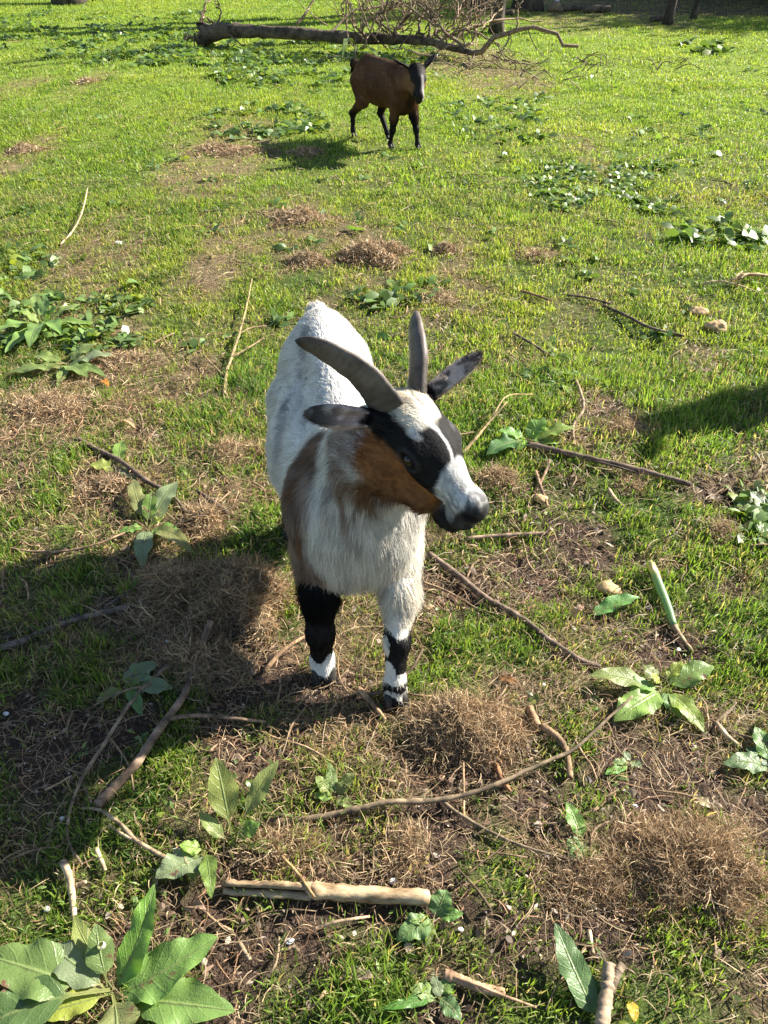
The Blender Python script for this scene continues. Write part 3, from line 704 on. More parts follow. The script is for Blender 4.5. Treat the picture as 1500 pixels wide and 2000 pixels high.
def grass_band(y0, y1, tufts, per, ht, wd, spread, flop=0.5):
    x, y = sample_view(y0, y1, tufts)
    g, d, s_ = cover(x, y)
    dens = g * (0.35 + 0.65 * sstep(0.35, 0.6, fbm(x, y, 0.14, 77, 3)))
    k = RG.random(len(x)) < dens; x, y, g, d, s_ = x[k], y[k], g[k], d[k], s_[k]
    n = len(x); tn = vn(x, y, 0.35, 91); tt = fbm(x, y, 0.8, 93)
    hx = np.repeat(x, per) + RG.normal(0, spread, n * per); hy = np.repeat(y, per) + RG.normal(0, spread, n * per)
    m = n * per
    H_ = ht * (0.45 + 0.9 * RG.random(m)) * np.repeat(0.6 + 0.8 * tn, per) * np.repeat(0.55 + 0.45 * g, per)
    az = RG.uniform(0, 2 * np.pi, m); lean = RG.gamma(2.2, 0.28, m) * flop * 1.6
    lean = np.clip(lean, 0.05, 1.6)
    dx, dy = np.cos(az), np.sin(az)
    z0 = hgt(hx, hy) - 0.002
    t = np.array([0, 0.5, 1.0])
    th0 = lean * 0.6; th1 = lean * 1.3
    def seg(L, th): return L * np.sin(th), L * np.cos(th)
    r1, u1 = seg(H_ * 0.5, th0); r2, u2 = seg(H_ * 0.5, th1)
    C = np.zeros((m, 3, 3)); C[:, 0] = np.stack([hx, hy, z0], -1)
    C[:, 1] = C[:, 0] + np.stack([dx * r1, dy * r1, u1], -1)
    C[:, 2] = C[:, 1] + np.stack([dx * r2, dy * r2, np.maximum(u2, -u1 * .8)], -1)
    w0 = wd * (0.6 + 0.8 * RG.random(m)); W = np.stack([w0 * 0.8, w0, w0 * 0.10], -1)
    sa = az + np.pi / 2 + RG.normal(0, 0.5, m); S = np.stack([np.cos(sa), np.sin(sa), RG.normal(0, .3, m)], -1)
    base = np.array([0.205, 0.305, 0.045])
    hue = RG.random(m)[:, None]; tv = np.repeat(tt, per)[:, None]; tv2 = np.repeat(vn(x, y, 0.09, 99), per)[:, None]
    c = base * (0.65 + 0.65 * RG.random(m)[:, None])
    yel = np.clip((tv - 0.42) * 3.0, 0, 1) * 0.6 + 0.25 * hue
    c = c * (1 - yel) + np.array([0.350, 0.395, 0.060]) * yel * (0.7 + 0.5 * RG.random(m)[:, None])
    dk = np.clip((0.45 - tv2) * 4, 0, 1) * 0.6; c = c * (1 - dk) + np.array([0.050, 0.125, 0.022]) * dk
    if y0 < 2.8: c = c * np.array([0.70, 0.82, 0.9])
    dead = (RG.random(m) < ((0.04 + 0.10 * (y0 < 4)) + 0.40 * np.repeat(d, per)))[:, None]
    c = np.where(dead, np.array([0.42, 0.35, 0.17]) * (0.5 + 0.7 * RG.random(m)[:, None]), c)
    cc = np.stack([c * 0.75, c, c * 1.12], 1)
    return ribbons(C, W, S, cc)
def join_ribbons(name, parts, mat, label, cat='grass'):
    mb = MB(); 
    for V, F, c in parts: mb.V.append(V); mb.F.append(F + mb.n); mb.C.append(c); mb.n += len(V)
    o = mb.build(name, mat, smooth=False)
    return tag(o, label, cat, kind='stuff')
QD = 1.0
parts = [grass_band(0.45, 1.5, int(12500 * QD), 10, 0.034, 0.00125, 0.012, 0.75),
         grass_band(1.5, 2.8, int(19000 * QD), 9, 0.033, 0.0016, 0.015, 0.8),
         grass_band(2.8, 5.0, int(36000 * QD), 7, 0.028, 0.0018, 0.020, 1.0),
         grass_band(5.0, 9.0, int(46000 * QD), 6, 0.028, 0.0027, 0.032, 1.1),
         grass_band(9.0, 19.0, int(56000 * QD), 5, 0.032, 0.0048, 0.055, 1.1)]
# rougher, longer grass at the back on the left
join_ribbons('grass', parts, MATS['grass'], 'short bright green grass growing in tufts all over the meadow')

def straws(y0, y1, n, L, wd, kmax=0.5, seed=0):
    x, y = sample_view(y0, y1, n); g, d, s_ = cover(x, y)
    k = RG.random(n) < np.clip(0.10 + 0.95 * d * (1 - .55 * s_) + 0.12 * s_, 0, 1); x, y = x[k], y[k]; m = len(x); K = 5
    az = RG.uniform(0, 2 * np.pi, m); cur = RG.normal(0, 1.3, m); ln = L * (0.3 + RG.gamma(2, 0.4, m))
    C = np.zeros((m, K, 3)); px, py = x.copy(), y.copy(); a = az.copy()
    for i in range(K):
        C[:, i, 0] = px; C[:, i, 1] = py
        px = px + np.cos(a) * ln / K; py = py + np.sin(a) * ln / K; a = a + cur / K + RG.normal(0, 0.12, m)
    lift = np.abs(RG.normal(0, 0.006, m)) + 0.002; arc = np.abs(RG.normal(0, 0.010, m))
    t = np.linspace(0, 1, K)
    C[..., 2] = hgt(C[..., 0], C[..., 1]) + lift[:, None] + arc[:, None] * (4 * t * (1 - t))[None] * RG.random(m)[:, None]
    w0 = wd * (0.5 + RG.random(m)); W = w0[:, None] * np.array([0.8, 1, 1, 0.9, 0.4])[None]
    S = np.stack([-np.sin(az), np.cos(az), RG.normal(0, 0.5, m)], -1)
    c = np.array([0.48, 0.350, 0.195]) * (0.25 + 0.85 * RG.random(m)[:, None]); red = RG.random(m)[:, None] < 0.35
    c = np.where(red, c * np.array([0.85, 0.66, 0.62]), c)
    return ribbons(C, W, S, c)
parts = [straws(0.45, 1.5, 36000, 0.042, 0.00055), straws(1.5, 2.8, 46000, 0.048, 0.0008), straws(2.8, 5.2, 28000, 0.055, 0.0010), straws(5.2, 12, 24000, 0.080, 0.0020)]
join_ribbons('dry_grass', parts, MATS['straw'], 'dead tan grass stalks lying matted over the soil and turf', 'dry grass')

def flakes(y0, y1, n, size):
    """crumbled leaf and bark bits on bare soil"""
    x, y = sample_view(y0, y1, n); g, d, s_ = cover(x, y)
    k = RG.random(n) < np.clip(0.06 + 0.9 * s_, 0, 1); x, y = x[k], y[k]; m = len(x)
    az = RG.uniform(0, 6.283, m); L = size * (0.4 + RG.gamma(2, 0.45, m)); a2 = L[:, None] * 0.5
    D = np.stack([np.cos(az), np.sin(az), RG.normal(0, .3, m)], -1); C0 = np.stack([x, y, hgt(x, y) + 0.003 + 0.004 * RG.random(m)], -1)
    C = np.stack([C0 - D * a2, C0 + np.array([0, 0, 1]) * a2 * 0.2, C0 + D * a2], 1)
    W = L[:, None] * np.array([0.15, 0.32, 0.1])[None] * (0.5 + RG.random(m))[:, None]
    S = np.stack([-np.sin(az), np.cos(az), RG.normal(0, .4, m)], -1)
    c = np.array([0.16, 0.105, 0.07]) * (0.3 + 1.3 * RG.random(m)[:, None]); pale = RG.random(m)[:, None] < 0.12
    return ribbons(C, W, S, np.where(pale, np.array([0.42, 0.35, 0.27]), c))
join_ribbons('leaf_litter', [flakes(0.45, 1.6, 11000, 0.0055), flakes(1.6, 3.4, 12000, 0.008), flakes(3.4, 8, 5000, 0.014)], MATS['straw'], 'crumbled brown leaf and bark bits on the bare soil', 'litter')

# low broad-leaved weeds in the turf: clumps of small glossy leaves
def weeds(clumps, seed):
    rg = np.random.default_rng(seed); Cs, Ws, Ss, cs = [], [], [], []
    for cx, cy, R, nl, L in clumps:
        m = nl; r = R * np.sqrt(rg.random(m)); th = rg.uniform(0, 6.283, m); x = cx + r * np.cos(th); y = cy + r * np.sin(th) * 1.3
        az = rg.uniform(0, 6.283, m); ln = L * (0.5 + rg.random(m)); up = rg.uniform(0.15, 0.9, m)
        t = np.array([0, .3, .65, 1.0]); C = np.zeros((m, 4, 3))
        for i, tt in enumerate(t):
            C[:, i, 0] = x + np.cos(az) * ln * tt; C[:, i, 1] = y + np.sin(az) * ln * tt
            C[:, i, 2] = hgt(x, y) + 0.004 + ln * up * (tt - 0.62 * tt * tt) * 1.2
        W = ln[:, None] * np.array([0.03, 0.18, 0.20, 0.02])[None] * (0.8 + 0.5 * rg.random(m))[:, None]
        S = np.stack([-np.sin(az), np.cos(az), rg.normal(0, .6, m)], -1)
        c = np.array([0.135, 0.215, 0.055]) * (0.5 + 0.9 * rg.random(m)[:, None]); b = rg.random(m)[:, None]
        c = np.where(b < 0.12, np.array([0.25, 0.30, 0.05]), c)
        Cs.append(C); Ws.append(W); Ss.append(S); cs.append(c)
    return ribbons(np.concatenate(Cs), np.concatenate(Ws), np.concatenate(Ss), np.concatenate(cs))
def px_clumps(items):
    out = []
    for px, py, rp, nl, L in items:
        c = G(px, py); zf = c.y * cp + CAM_H * sp; out.append((c.x, c.y, rp / FPX * zf, nl, L))
    return out
rw = random.Random(4); WI = []
def region(x0, x1, y0, y1, n, rp, nl, L):
    for _ in range(n): WI.append((rw.uniform(x0, x1), rw.uniform(y0, y1), rp * rw.uniform(.5, 1.3), int(nl * rw.uniform(.5, 1.4)), L))
region(0, 400, 20, 110, 60, 20, 34, 0.075); region(180, 620, 60, 130, 80, 18, 30, 0.075); region(400, 700, 110, 170, 44, 16, 22, 0.07); region(420, 620, 200, 270, 30, 18, 20, 0.06)
region(880, 1080, 190, 280, 26, 16, 18, 0.06); region(1040, 1300, 320, 420, 46, 24, 28, 0.045); region(1200, 1480, 180, 330, 16, 16, 10, 0.05); region(650, 900, 90, 130, 25, 14, 14, .08)
region(0, 260, 570, 700, 30, 26, 22, 0.040); region(1040, 1110, 700, 760, 8, 20, 14, 0.05); region(1260, 1480, 430, 480, 12, 22, 12, 0.07); region(700, 860, 550, 600, 8, 20, 10, .06)
region(0, 110, 480, 560, 8, 24, 12, 0.06); region(1300, 1420, 80, 110, 7, 14, 14, 0.12); region(0, 1500, 130, 700, 90, 16, 9, 0.05); region(0, 1500, 700, 2000, 70, 30, 6, 0.013)
region(1430, 1500, 970, 1050, 6, 26, 22, .05)
join_ribbons('weed_patches', [weeds(px_clumps(WI), 3)], MATS['weed'], 'low glossy broad-leaved weeds scattered through the grass', 'weeds')
# ------------------------------------------------------------------ things lying on or growing from the ground
def zf_of(p): return p[1] * cp + (CAM_H - p[2]) * sp
solid('bark', (0.040, 0.028, 0.020), (0.150, 0.115, 0.075), scale=9, rough=0.85, bump=1.0, bdist=0.012, stretch=(1, 1, 1))
solid('twig_bark', (0.10, 0.075, 0.055), (0.27, 0.21, 0.15), scale=45, rough=0.8, bump=0.8, bdist=0.002, attr=True)
solid('pale_wood', (0.14, 0.085, 0.04), (0.52, 0.38, 0.22), scale=42, rough=0.75, bump=0.9, bdist=0.003, stretch=(0.35, 1, 1), attr=True)
solid('tan_skin', (0.30, 0.19, 0.09), (0.55, 0.38, 0.20), scale=60, rough=0.8, bump=0.6, bdist=0.002)
solid('chalk', (0.55, 0.53, 0.50), (0.78, 0.76, 0.72), scale=80, rough=0.7, bump=0.5, bdist=0.002)
solid('mound', (0.14, 0.10, 0.06), (0.28, 0.20, 0.12), scale=90, rough=0.95, bump=1.0, bdist=0.01)

def leaf_material():
    m, n = new_mat('dock_leaf')
    at = N(n, 'ShaderNodeAttribute', attribute_name='col'); lc = N(n, 'ShaderNodeAttribute', attribute_name='lc')
    sx_ = N(n, 'ShaderNodeSeparateXYZ'); n.links.new(lc.outputs['Vector'], sx_.inputs[0])
    def M(op, a, b=None, clamp=False):
        x = N(n, 'ShaderNodeMath', operation=op); x.use_clamp = clamp
        for i, v in enumerate((a, b)):
            if v is None: continue
            if isinstance(v, (int, float)): x.inputs[i].default_value = v
            else: n.links.new(v, x.inputs[i])
        return x.outputs[0]
    au = M('ABSOLUTE', sx_.outputs[0]); v = sx_.outputs[1]
    tc = N(n, 'ShaderNodeTexCoord'); nz = N(n, 'ShaderNodeTexNoise'); nz.inputs['Scale'].default_value = 70; nz.inputs['Detail'].default_value = 5
    n.links.new(tc.outputs['Object'], nz.inputs[0])
    q = M('SUBTRACT', M('ADD', v, M('MULTIPLY', nz.outputs[0], 0.03)), M('MULTIPLY', au, 0.16)); fr = M('ABSOLUTE', M('SUBTRACT', M('FRACT', M('MULTIPLY', q, 9.0)), 0.5))
    vein = M('SUBTRACT', 1.0, M('MULTIPLY', fr, 9.0), True)
    mid = M('SUBTRACT', 1.0, M('MULTIPLY', au, 11.0), True)
    vs = M('MAXIMUM', M('MULTIPLY', vein, 0.28), mid)
    mx = N(n, 'ShaderNodeMix', data_type='RGBA'); n.links.new(vs, mx.inputs[0]); n.links.new(at.outputs['Color'], mx.inputs[6])
    mx.inputs[7].default_value = (0.24, 0.30, 0.11, 1)
    # brown spots
    nz2 = N(n, 'ShaderNodeTexNoise'); nz2.inputs['Scale'].default_value = 34; nz2.inputs['Detail'].default_value = 3; n.links.new(tc.outputs['Object'], nz2.inputs[0])
    sp2 = M('MULTIPLY', M('SUBTRACT', nz2.outputs[0], 0.66), 14.0, True)
    m2 = N(n, 'ShaderNodeMix', data_type='RGBA'); n.links.new(sp2, m2.inputs[0]); n.links.new(mx.outputs[2], m2.inputs[6]); m2.inputs[7].default_value = (0.16, 0.075, 0.05, 1)
    p = N(n, 'ShaderNodeBsdfPrincipled'); p.inputs['Roughness'].default_value = 0.40; p.inputs['Specular IOR Level'].default_value = 0.35
    n.links.new(m2.outputs[2], p.inputs['Base Color'])
    vo = N(n, 'ShaderNodeTexVoronoi'); vo.inputs['Scale'].default_value = 210; vo.feature = 'DISTANCE_TO_EDGE'; n.links.new(tc.outputs['Object'], vo.inputs['Vector'])
    hgt_ = M('ADD', M('MULTIPLY', vs, -1.0), M('ADD', M('MULTIPLY', nz.outputs[0], 1.2), M('MULTIPLY', vo.outputs[0], 0.5)))
    b = N(n, 'ShaderNodeBump'); b.inputs['Strength'].default_value = 0.7; b.inputs['Distance'].default_value = 0.002; n.links.new(hgt_, b.inputs['Height']); n.links.new(b.outputs[0], p.inputs['Normal'])
    t = N(n, 'ShaderNodeBsdfTranslucent'); mt = N(n, 'ShaderNodeMix', data_type='RGBA', blend_type='MULTIPLY'); mt.inputs[0].default_value = 1
    n.links.new(m2.outputs[2], mt.inputs[6]); mt.inputs[7].default_value = (1.3, 1.35, 0.45, 1); n.links.new(mt.outputs[2], t.inputs[0])
    ms = N(n, 'ShaderNodeMixShader'); ms.inputs[0].default_value = 0.33; n.links.new(p.outputs[0], ms.inputs[1]); n.links.new(t.outputs[0], ms.inputs[2])
    o = N(n, 'ShaderNodeOutputMaterial'); n.links.new(ms.outputs[0], o.inputs[0])
leaf_material()
def leaf(base, tip, width, parent, seed, arch=0.25, petiole=0.18, col=(0.105, 0.19, 0.055), fold=0.25, lift=0.0, name='leaf', tooth=0.05):
    rg = np.random.default_rng(seed); nu, nv = 13, 24
    B = np.array(base, float); T = np.array(tip, float); d = T - B; L = np.linalg.norm(d[:2]) + 1e-6; dirh = np.array([d[0], d[1], 0]) / L
    side = np.array([-dirh[1], dirh[0], 0]); v = np.linspace(0, 1, nv); u = np.linspace(-1, 1, nu)
    blade = np.clip((v - petiole) / (1 - petiole), 0, 1)
    prof = np.where(v < petiole, 0.07, np.maximum(0.07 * (1 - blade), np.sin(np.pi * np.clip(blade, 0, 1) ** 0.72) ** 0.75)); prof[-1] = 0.015
    bend = rg.normal(0, 0.10) * L
    c = B[None] + dirh * (L * v)[:, None] + np.array([0, 0, 1.0]) * (d[2] * v + arch * L * 4 * v * (1 - v) * (0.35 + 0.3 * v) + lift)[:, None] + side * (bend * v * v)[:, None]
    sag = rg.uniform(0.0, 0.25)
    ph = rg.uniform(0, 6.28, 6)
    P = np.zeros((nv, nu, 3)); lc = np.zeros((nv, nu, 3))
    for j, uu in enumerate(u):
        wob = 1 + tooth * np.sin(v * 38 + ph[0] + (uu > 0) * 2) * (abs(uu) > .9) + 0.07 * np.sin(v * 13 + ph[1] + (uu > 0))
        w = width * 0.5 * prof * uu * wob
        ruff = width * (0.095 * np.sin(v * 17 + ph[2] + (uu > 0) * 1.7) + 0.035 * np.sin(v * 31 + ph[3] + (uu > 0) * 2.6)) * abs(uu) ** 1.6 * prof
        quilt = width * 0.018 * np.sin((v - 0.16 * abs(uu)) * 56.5) * prof * (1 - abs(uu))
        zz = np.abs(w) * fold - sag * (abs(uu) ** 2) * width * 0.5 * prof + ruff + quilt
        P[:, j] = c + side[None] * w[:, None]; P[:, j, 2] += zz
        lc[:, j, 0] = uu; lc[:, j, 1] = v
    Z0 = hgt(P[..., 0], P[..., 1]) + 0.003; P[..., 2] = np.maximum(P[..., 2], Z0)
    i = (np.arange(nv - 1)[:, None] * nu + np.arange(nu - 1)[None]).ravel(); F = np.stack([i, i + 1, i + nu + 1, i + nu], -1)
    cc = np.ones((nv * nu, 3)) * np.array(col) * (0.85 + 0.3 * vn(P[..., 0].ravel(), P[..., 1].ravel(), 0.03, seed))[:, None]
    pt = sstep(petiole + 0.05, petiole - 0.05, np.repeat(v, nu))[:, None]; cc = cc * (1 - pt) + np.array([0.26, 0.27, 0.09]) * pt
    o = mesh_np(name, P.reshape(-1, 3), F, MATS['dock_leaf'], parent, cc, True, base)
    a = o.data.attributes.new('lc', 'FLOAT_VECTOR', 'POINT'); a.data.foreach_set('vector', lc.astype(np.float32).ravel())
    return o
def dock(base_px, leaves, label, group=None, col=(0.185, 0.265, 0.070)):
    """leaves: (tip px, tip py, width px, tip height, arch, [petiole], [colour])"""
    b = G(*base_px, 0.002); root = empty('dock_plant', b); tag(root, label, 'weed plant', group)
    rr = random.Random(int(base_px[0] * 7 + base_px[1]))
    for k, lf in enumerate(leaves):
        tx, ty, w, h, ar = lf[:5]; pet = lf[5] if len(lf) > 5 else 0.18; cl = lf[6] if len(lf) > 6 else tuple(c * rr.uniform(.8, 1.25) for c in col)
        t = G(tx, ty, h); W = 0.86 * w / FPX * zf_of(t)
        b2 = b + Vector((rr.uniform(-.004, .004), rr.uniform(-.004, .004), 0.002 * k))
        leaf(b2, t, W, root, int(tx * 13 + ty), ar, pet, cl)
    return root
PG = 'dock plants in the meadow'
YG = (0.30, 0.34, 0.06); PALE = (0.20, 0.25, 0.13)
dock((222, 1945), [(428, 1878, 112, .045, .10, .10, (0.17, .29, .07)), (340, 1758, 72, .07, .12, .10, (.16, .30, .05)), (455, 1990, 105, .02, .12, .22, (.165, .27, .07)), (-40, 1885, 118, .045, .15, .30, (.14, .21, .06)),
     (178, 1808, 62, .07, .1, .3), (92, 1850, 80, .04, .2, .2, PALE), (60, 1995, 60, .02, .1, .2, YG), (250, 2060, 100, .02, .1, .2), (130, 1800, 40, .05, .1, .4), (-60, 1990, 120, .02, .2, .3, (.09, .15, .05))],
     'largest broad-leaved dock plant in the near left corner, bright quilted leaves with brown spots', PG)
dock((455, 1655), [(425, 1478, 66, .105, .06, .30), (540, 1482, 44, .08, .12, .35), (385, 1590, 34, .04, .1, .3), (505, 1600, 40, .04, .15, .3, (.14, .24, .05)), (560, 1660, 34, .02, .1, .3)],
     'upright dock plant with one tall leaf left of the branched twig', PG)
dock((400, 1668), [(318, 1730, 78, .02, .2, .1, PALE), (425, 1750, 40, .03, .3, .1, (.16, .24, .05)), (350, 1650, 34, .03, .1, .2), (385, 1720, 52, .01, .1, .2, PALE)],
     'drooping pale dock plant just above the left end of the thick broken stick', PG)
dock((655, 1560), [(618, 1515, 34, .03, .15), (690, 1508, 32, .03, .15), (640, 1490, 26, .03, .1), (690, 1575, 28, .01, .1), (610, 1560, 26, .01, .2)], 'small dock seedling in the dry grass just above the branched twig', PG)
dock((1290, 1348), [(1388, 1295, 62, .03, .15), (1150, 1308, 52, .03, .15), (1203, 1412, 78, .015, .15, .1), (1385, 1425, 52, .01, .15), (1255, 1298, 36, .03, .2), (1325, 1405, 34, .01, .1), (1210, 1345, 40, .02, .1), (1330, 1290, 28, .05, .1, .3, YG), (1270, 1315, 24, .04, .1, .2, YG)],
     'spreading dock rosette at the right end of the long dark curved stick', PG)
dock((1140, 1640), [(1103, 1568, 40, .025, .15, .1), (1162, 1665, 30, .01, .15), (1118, 1695, 34, .01, .2), (1175, 1700, 26, .01, .1), (1100, 1660, 26, .01, .1)], 'small grey-green dock plant among dead grass in the lower right', PG)
dock((1510, 1500), [(1408, 1482, 52, .02, .2, .1, (.15, .22, .10)), (1470, 1420, 46, .03, .15), (1460, 1455, 36, .02, .1, .1, (.06, .13, .05)), (1530, 1380, 50, .03, .2), (1560, 1470, 60, .03, .2)], 'dock plant cut by the right frame edge, one pale leaf stretching left', PG)
dock((1176, 1995), [(1066, 1812, 66, .035, .08, .1, (.135, .22, .085)), (1150, 1890, 40, .01, .1, .2, (.06, .13, .03)), (1260, 2040, 40, .01, .1)], 'long single dock leaf with wavy edge beside the grey forked stick', PG)
dock((850, 1795), [(872, 1738, 56, .02, .25, .1, (.13, .23, .07)), (775, 1838, 58, .01, .25, .15, (.14, .23, .08)), (905, 1790, 30, .02, .1), (800, 1800, 26, .02, .1), (830, 1850, 24, .01, .1)], 'small dock plant with two crinkled leaves at the right end of the thick stick', PG)
dock((858, 1950), [(800, 1935, 40, .015, .2, .1, (.19, .26, .08)), (885, 1905, 34, .01, .2), (905, 1985, 44, .01, .2, .1, (.11, .19, .07)), (745, 1975, 26, .02, .1, .1, (.08, .20, .03)), (840, 1900, 26, .01, .1, .1, PALE)], 'small yellowing dock seedling by the near frame edge left of the bark strip', PG)
dock((290, 1035), [(335, 938, 50, .04, .12, .15, PALE), (348, 1048, 44, .02, .2), (388, 1068, 42, .02, .2), (280, 1112, 44, .015, .2, .1, PALE), (245, 940, 34, .02, .2), (300, 960, 34, .05, .1, .2, (.14, .22, .05)), (230, 1040, 26, .01, .1), (320, 1010, 24, .04, .1, .2, YG)],
     'dock plant with pale upturned leaves on the left, above the shadow of the white goat', PG)
dock((232, 915), [(175, 910, 46, .02, .15, .05), (232, 860, 30, .03, .1), (262, 940, 34, .015, .1, .05, PALE)], 'small three-leaved dock beside the dark twig on the left', PG)
dock((245, 1345), [(298, 1288, 58, .012, .08, .1, PALE), (340, 1340, 52, .01, .08, .1, PALE), (190, 1375, 34, .01, .1), (290, 1392, 30, .01, .1)], 'dark green dock plant lying in the shadow of the white goat', PG)
dock((1030, 862), [(1125, 838, 42, .04, .18, .1), (1062, 815, 44, .05, .1, .1), (942, 882, 52, .03, .15, .2, (.08, .17, .05)), (975, 838, 36, .04, .1), (1010, 880, 30, .01, .1), (1090, 870, 28, .01, .1)], 'dock plant with raised toothed leaves just right of the white goat face', PG)
dock((1100, 745), [(1172, 740, 34, .02, .15), (1060, 755, 34, .02, .1), (1112, 772, 28, .01, .1), (1080, 715, 30, .03, .1), (1130, 725, 26, .03, .1)], 'low dark dock clump in the grass right of the goat ear', PG)
dock((85, 635), [(115, 598, 34, .07, .2, .1), (40, 610, 34, .06, .2, .1), (-10, 650, 44, .05, .2), (160, 600, 30, .05, .2), (60, 575, 26, .08, .2), (130, 650, 36, .04, .2), (70, 680, 40, .04, .2), (175, 640, 28, .03, .1), (20, 690, 36, .02, .1), (95, 575, 24, .09, .1)],
     'bushy dark green dock clump at the left frame edge', PG)
dock((130, 715), [(222, 695, 40, .03, .2, .1, PALE), (160, 740, 42, .02, .2), (190, 670, 32, .04, .2), (80, 725, 36, .02, .1), (60, 700, 36, .03, .2), (215, 730, 30, .01, .1), (15, 735, 40, .02, .1), (130, 755, 26, .01, .1)], 'flat dock rosette just below the bushy clump on the left edge', PG)
dock((1500, 1000), [(1462, 962, 40, .03, .2, .1, (.25, .30, .18)), (1450, 1000, 36, .02, .2), (1480, 1040, 40, .02, .1), (1540, 980, 50, .03, .2), (1530, 1040, 40, .02, .2)], 'dock tuft half out of frame on the right below the shadow', PG)
dock((1230, 1490), [(1250, 1500, 26, .01, .1, .05, PALE), (1190, 1520, 24, .01, .1), (1215, 1468, 18, .015, .1, .2, PALE), (1195, 1490, 20, .01, .1)], 'tiny dock seedling left of the bare soil at the lower right', PG)
dock((700, 105), [(660, 120, 14, .06, .3), (720, 95, 14, .08, .3), (690, 85, 12, .1, .2), (740, 118, 12, .05, .2)], 'small dock plant behind the brown goat in front of the fallen trunk', PG)

# ---- sticks and twigs
def stick(name, label, paths, mat='twig_bark', tint=(1, 1, 1), group=None, cat='stick', seed=0, lift=0.004, seg=8):
    """paths: list of (px points [(x,y) or (x,y,height)], radius px start, radius px end)"""
    rg = np.random.default_rng(seed + int(paths[0][0][0][0]) + int(paths[0][0][0][1])); objs = None; root = None
    for k, (pts, r0, r1) in enumerate(paths):
        W = []
        for p in pts:
            h = p[2] if len(p) > 2 else 0.0; q = G(p[0], p[1], 0); r_ = (r0 + r1) / 2 / FPX * zf_of(q); W.append(G(p[0], p[1], h + r_ * 0.8 + lift))
        z = zf_of(W[0]); R0, R1 = r0 / FPX * z, r1 / FPX * zf_of(W[-1]); n = max(14, int(len(pts) * 9))
        C, R = smooth_path(W, n, [R0, R1]); L = np.linalg.norm(C[-1] - C[0])
        wob = np.cumsum(rg.normal(0, 0.012 * L / n ** .5, (n, 3)), 0) * 0.35; wob -= wob[0] + (wob[-1] - wob[0]) * np.linspace(0, 1, n)[:, None]
        C = C + wob; C[:, 2] = np.maximum(C[:, 2], hgt(C[:, 0], C[:, 1]) + R * 0.5)
        R = R * (1 + 0.05 * rg.normal(0, 1, n)); kn = rg.integers(2, n - 2, max(1, n // 12)); R[kn] *= 1.18
        V, F = tube_arrays(list(C), list(R), seg, rg, 0.05)
        cc = np.array(tint) * (0.8 + 0.5 * rg.random()) * np.ones((len(V), 3)) * (0.85 + 0.3 * rg.random((len(V), 1))) * np.clip(.45 + 1.1 * vn(V[:, 0], V[:, 1], .02, seed + 3), .4, 1.6)[:, None]
        if k == 0:
            root = mesh_np(name, V, F, MATS[mat], None, cc, True, W[0]); tag(root, label, cat, group)
        else: mesh_np('side_twig', V, F, MATS[mat], root, cc, True, W[0])
    return root
D_ = (.55, .5, .5); P_ = (1.7, 1.6, 1.35)
# the thick broken stick: a split hollow piece and a rounder one
def broken_stick():
    rg = np.random.default_rng(77); root = empty('broken_stick', G(640, 1742)); tag(root, 'thick pale broken stick with a split hollow left half, lowest in the foreground', 'stick')
    a = [G(438, 1733, .016), G(520, 1736, .017), G(608, 1741, .018)]; b = [G(600, 1738, .019), G(700, 1746, .020), G(838, 1753, .017)]
    C, R = smooth_path(a, 20, [.0125, .0150]); R *= 1 + 0.05 * rg.normal(0, 1, 20)
    V, F = tube_arrays(list(C), list(R), 14, rg, 0.10); T = C[-1] - C[0]; T /= np.linalg.norm(T)
    # hollow: push the camera-side strip inwards
    cen = np.repeat(C, 14, 0); rel = V[:280] - cen; dn = rel / (np.linalg.norm(rel, axis=1)[:, None] + 1e-9); q = dn @ nrm([0.1, -0.75, 0.66])
    V[:280] -= rel * (sstep(0.72, 0.97, q) * 1.1)[:, None]
    mesh_np('split_piece', V, F, MATS['pale_wood'], root, np.ones((len(V), 3)) * .85, True, a[0])
    C, R = smooth_path(b, 26, [.0148, .0132]); R *= 1 + 0.03 * rg.normal(0, 1, 26) + .05 * np.sin(np.arange(26) * .9); R[0] *= .55; R[1] *= .8
    V, F = tube_arrays(list(C), list(R), 14, rg, 0.06); V[:14] += rg.normal(0, .004, (14, 3))
    mesh_np('round_piece', V, F, MATS['pale_wood'], root, np.ones((len(V), 3)) * 1.0, True, b[0])
broken_stick()
stick('twig', 'long thin grey-brown twig forking near its middle across the foreground', [([(520, 1605), (620, 1597), (700, 1580, .01), (760, 1568, .015), (860, 1560, .015), (950, 1537, .02), (1040, 1498, .02), (1120, 1462, .015), (1185, 1405, .02), (1235, 1360, .03)], 7, 2.5),
    ([(860, 1562, .012), (900, 1590, .01), (960, 1625), (1040, 1660, .01), (1150, 1687, .01), (1290, 1693)], 4, 2), ([(860, 1560, .012), (880, 1548, .02), (905, 1530, .03)], 2.5, 1.2), ([(520, 1605), (555, 1592, .02)], 3.5, 1.5)], cat='twig', tint=(1.0, .95, .8))
stick('branch_stick', 'long dark curved stick running from behind the white goat chin to the dock rosette', [([(838, 1082), (900, 1128), (945, 1165), (990, 1190), (1030, 1215), (1062, 1243), (1100, 1268), (1135, 1290), (1172, 1302)], 6.5, 5.5)], tint=(.75, .68, .68))
stick('branch_stick', 'long straight dark stick just below the shadow on the right', [([(1030, 868), (1120, 888, .01), (1230, 913, .01), (1348, 946)], 6.5, 5), ([(1100, 880, .01), (1180, 905, .012), (1250, 925, .01)], 3, 2)], tint=(.62, .55, .55))
stick('branch_stick', 'dark bent stick above the pale dock plant on the left', [([(150, 856), (190, 878), (232, 900, .012), (290, 942, .012), (335, 960)], 4.5, 5), ([(330, 958), (352, 985), (362, 1000)], 4, 3)], tint=D_)
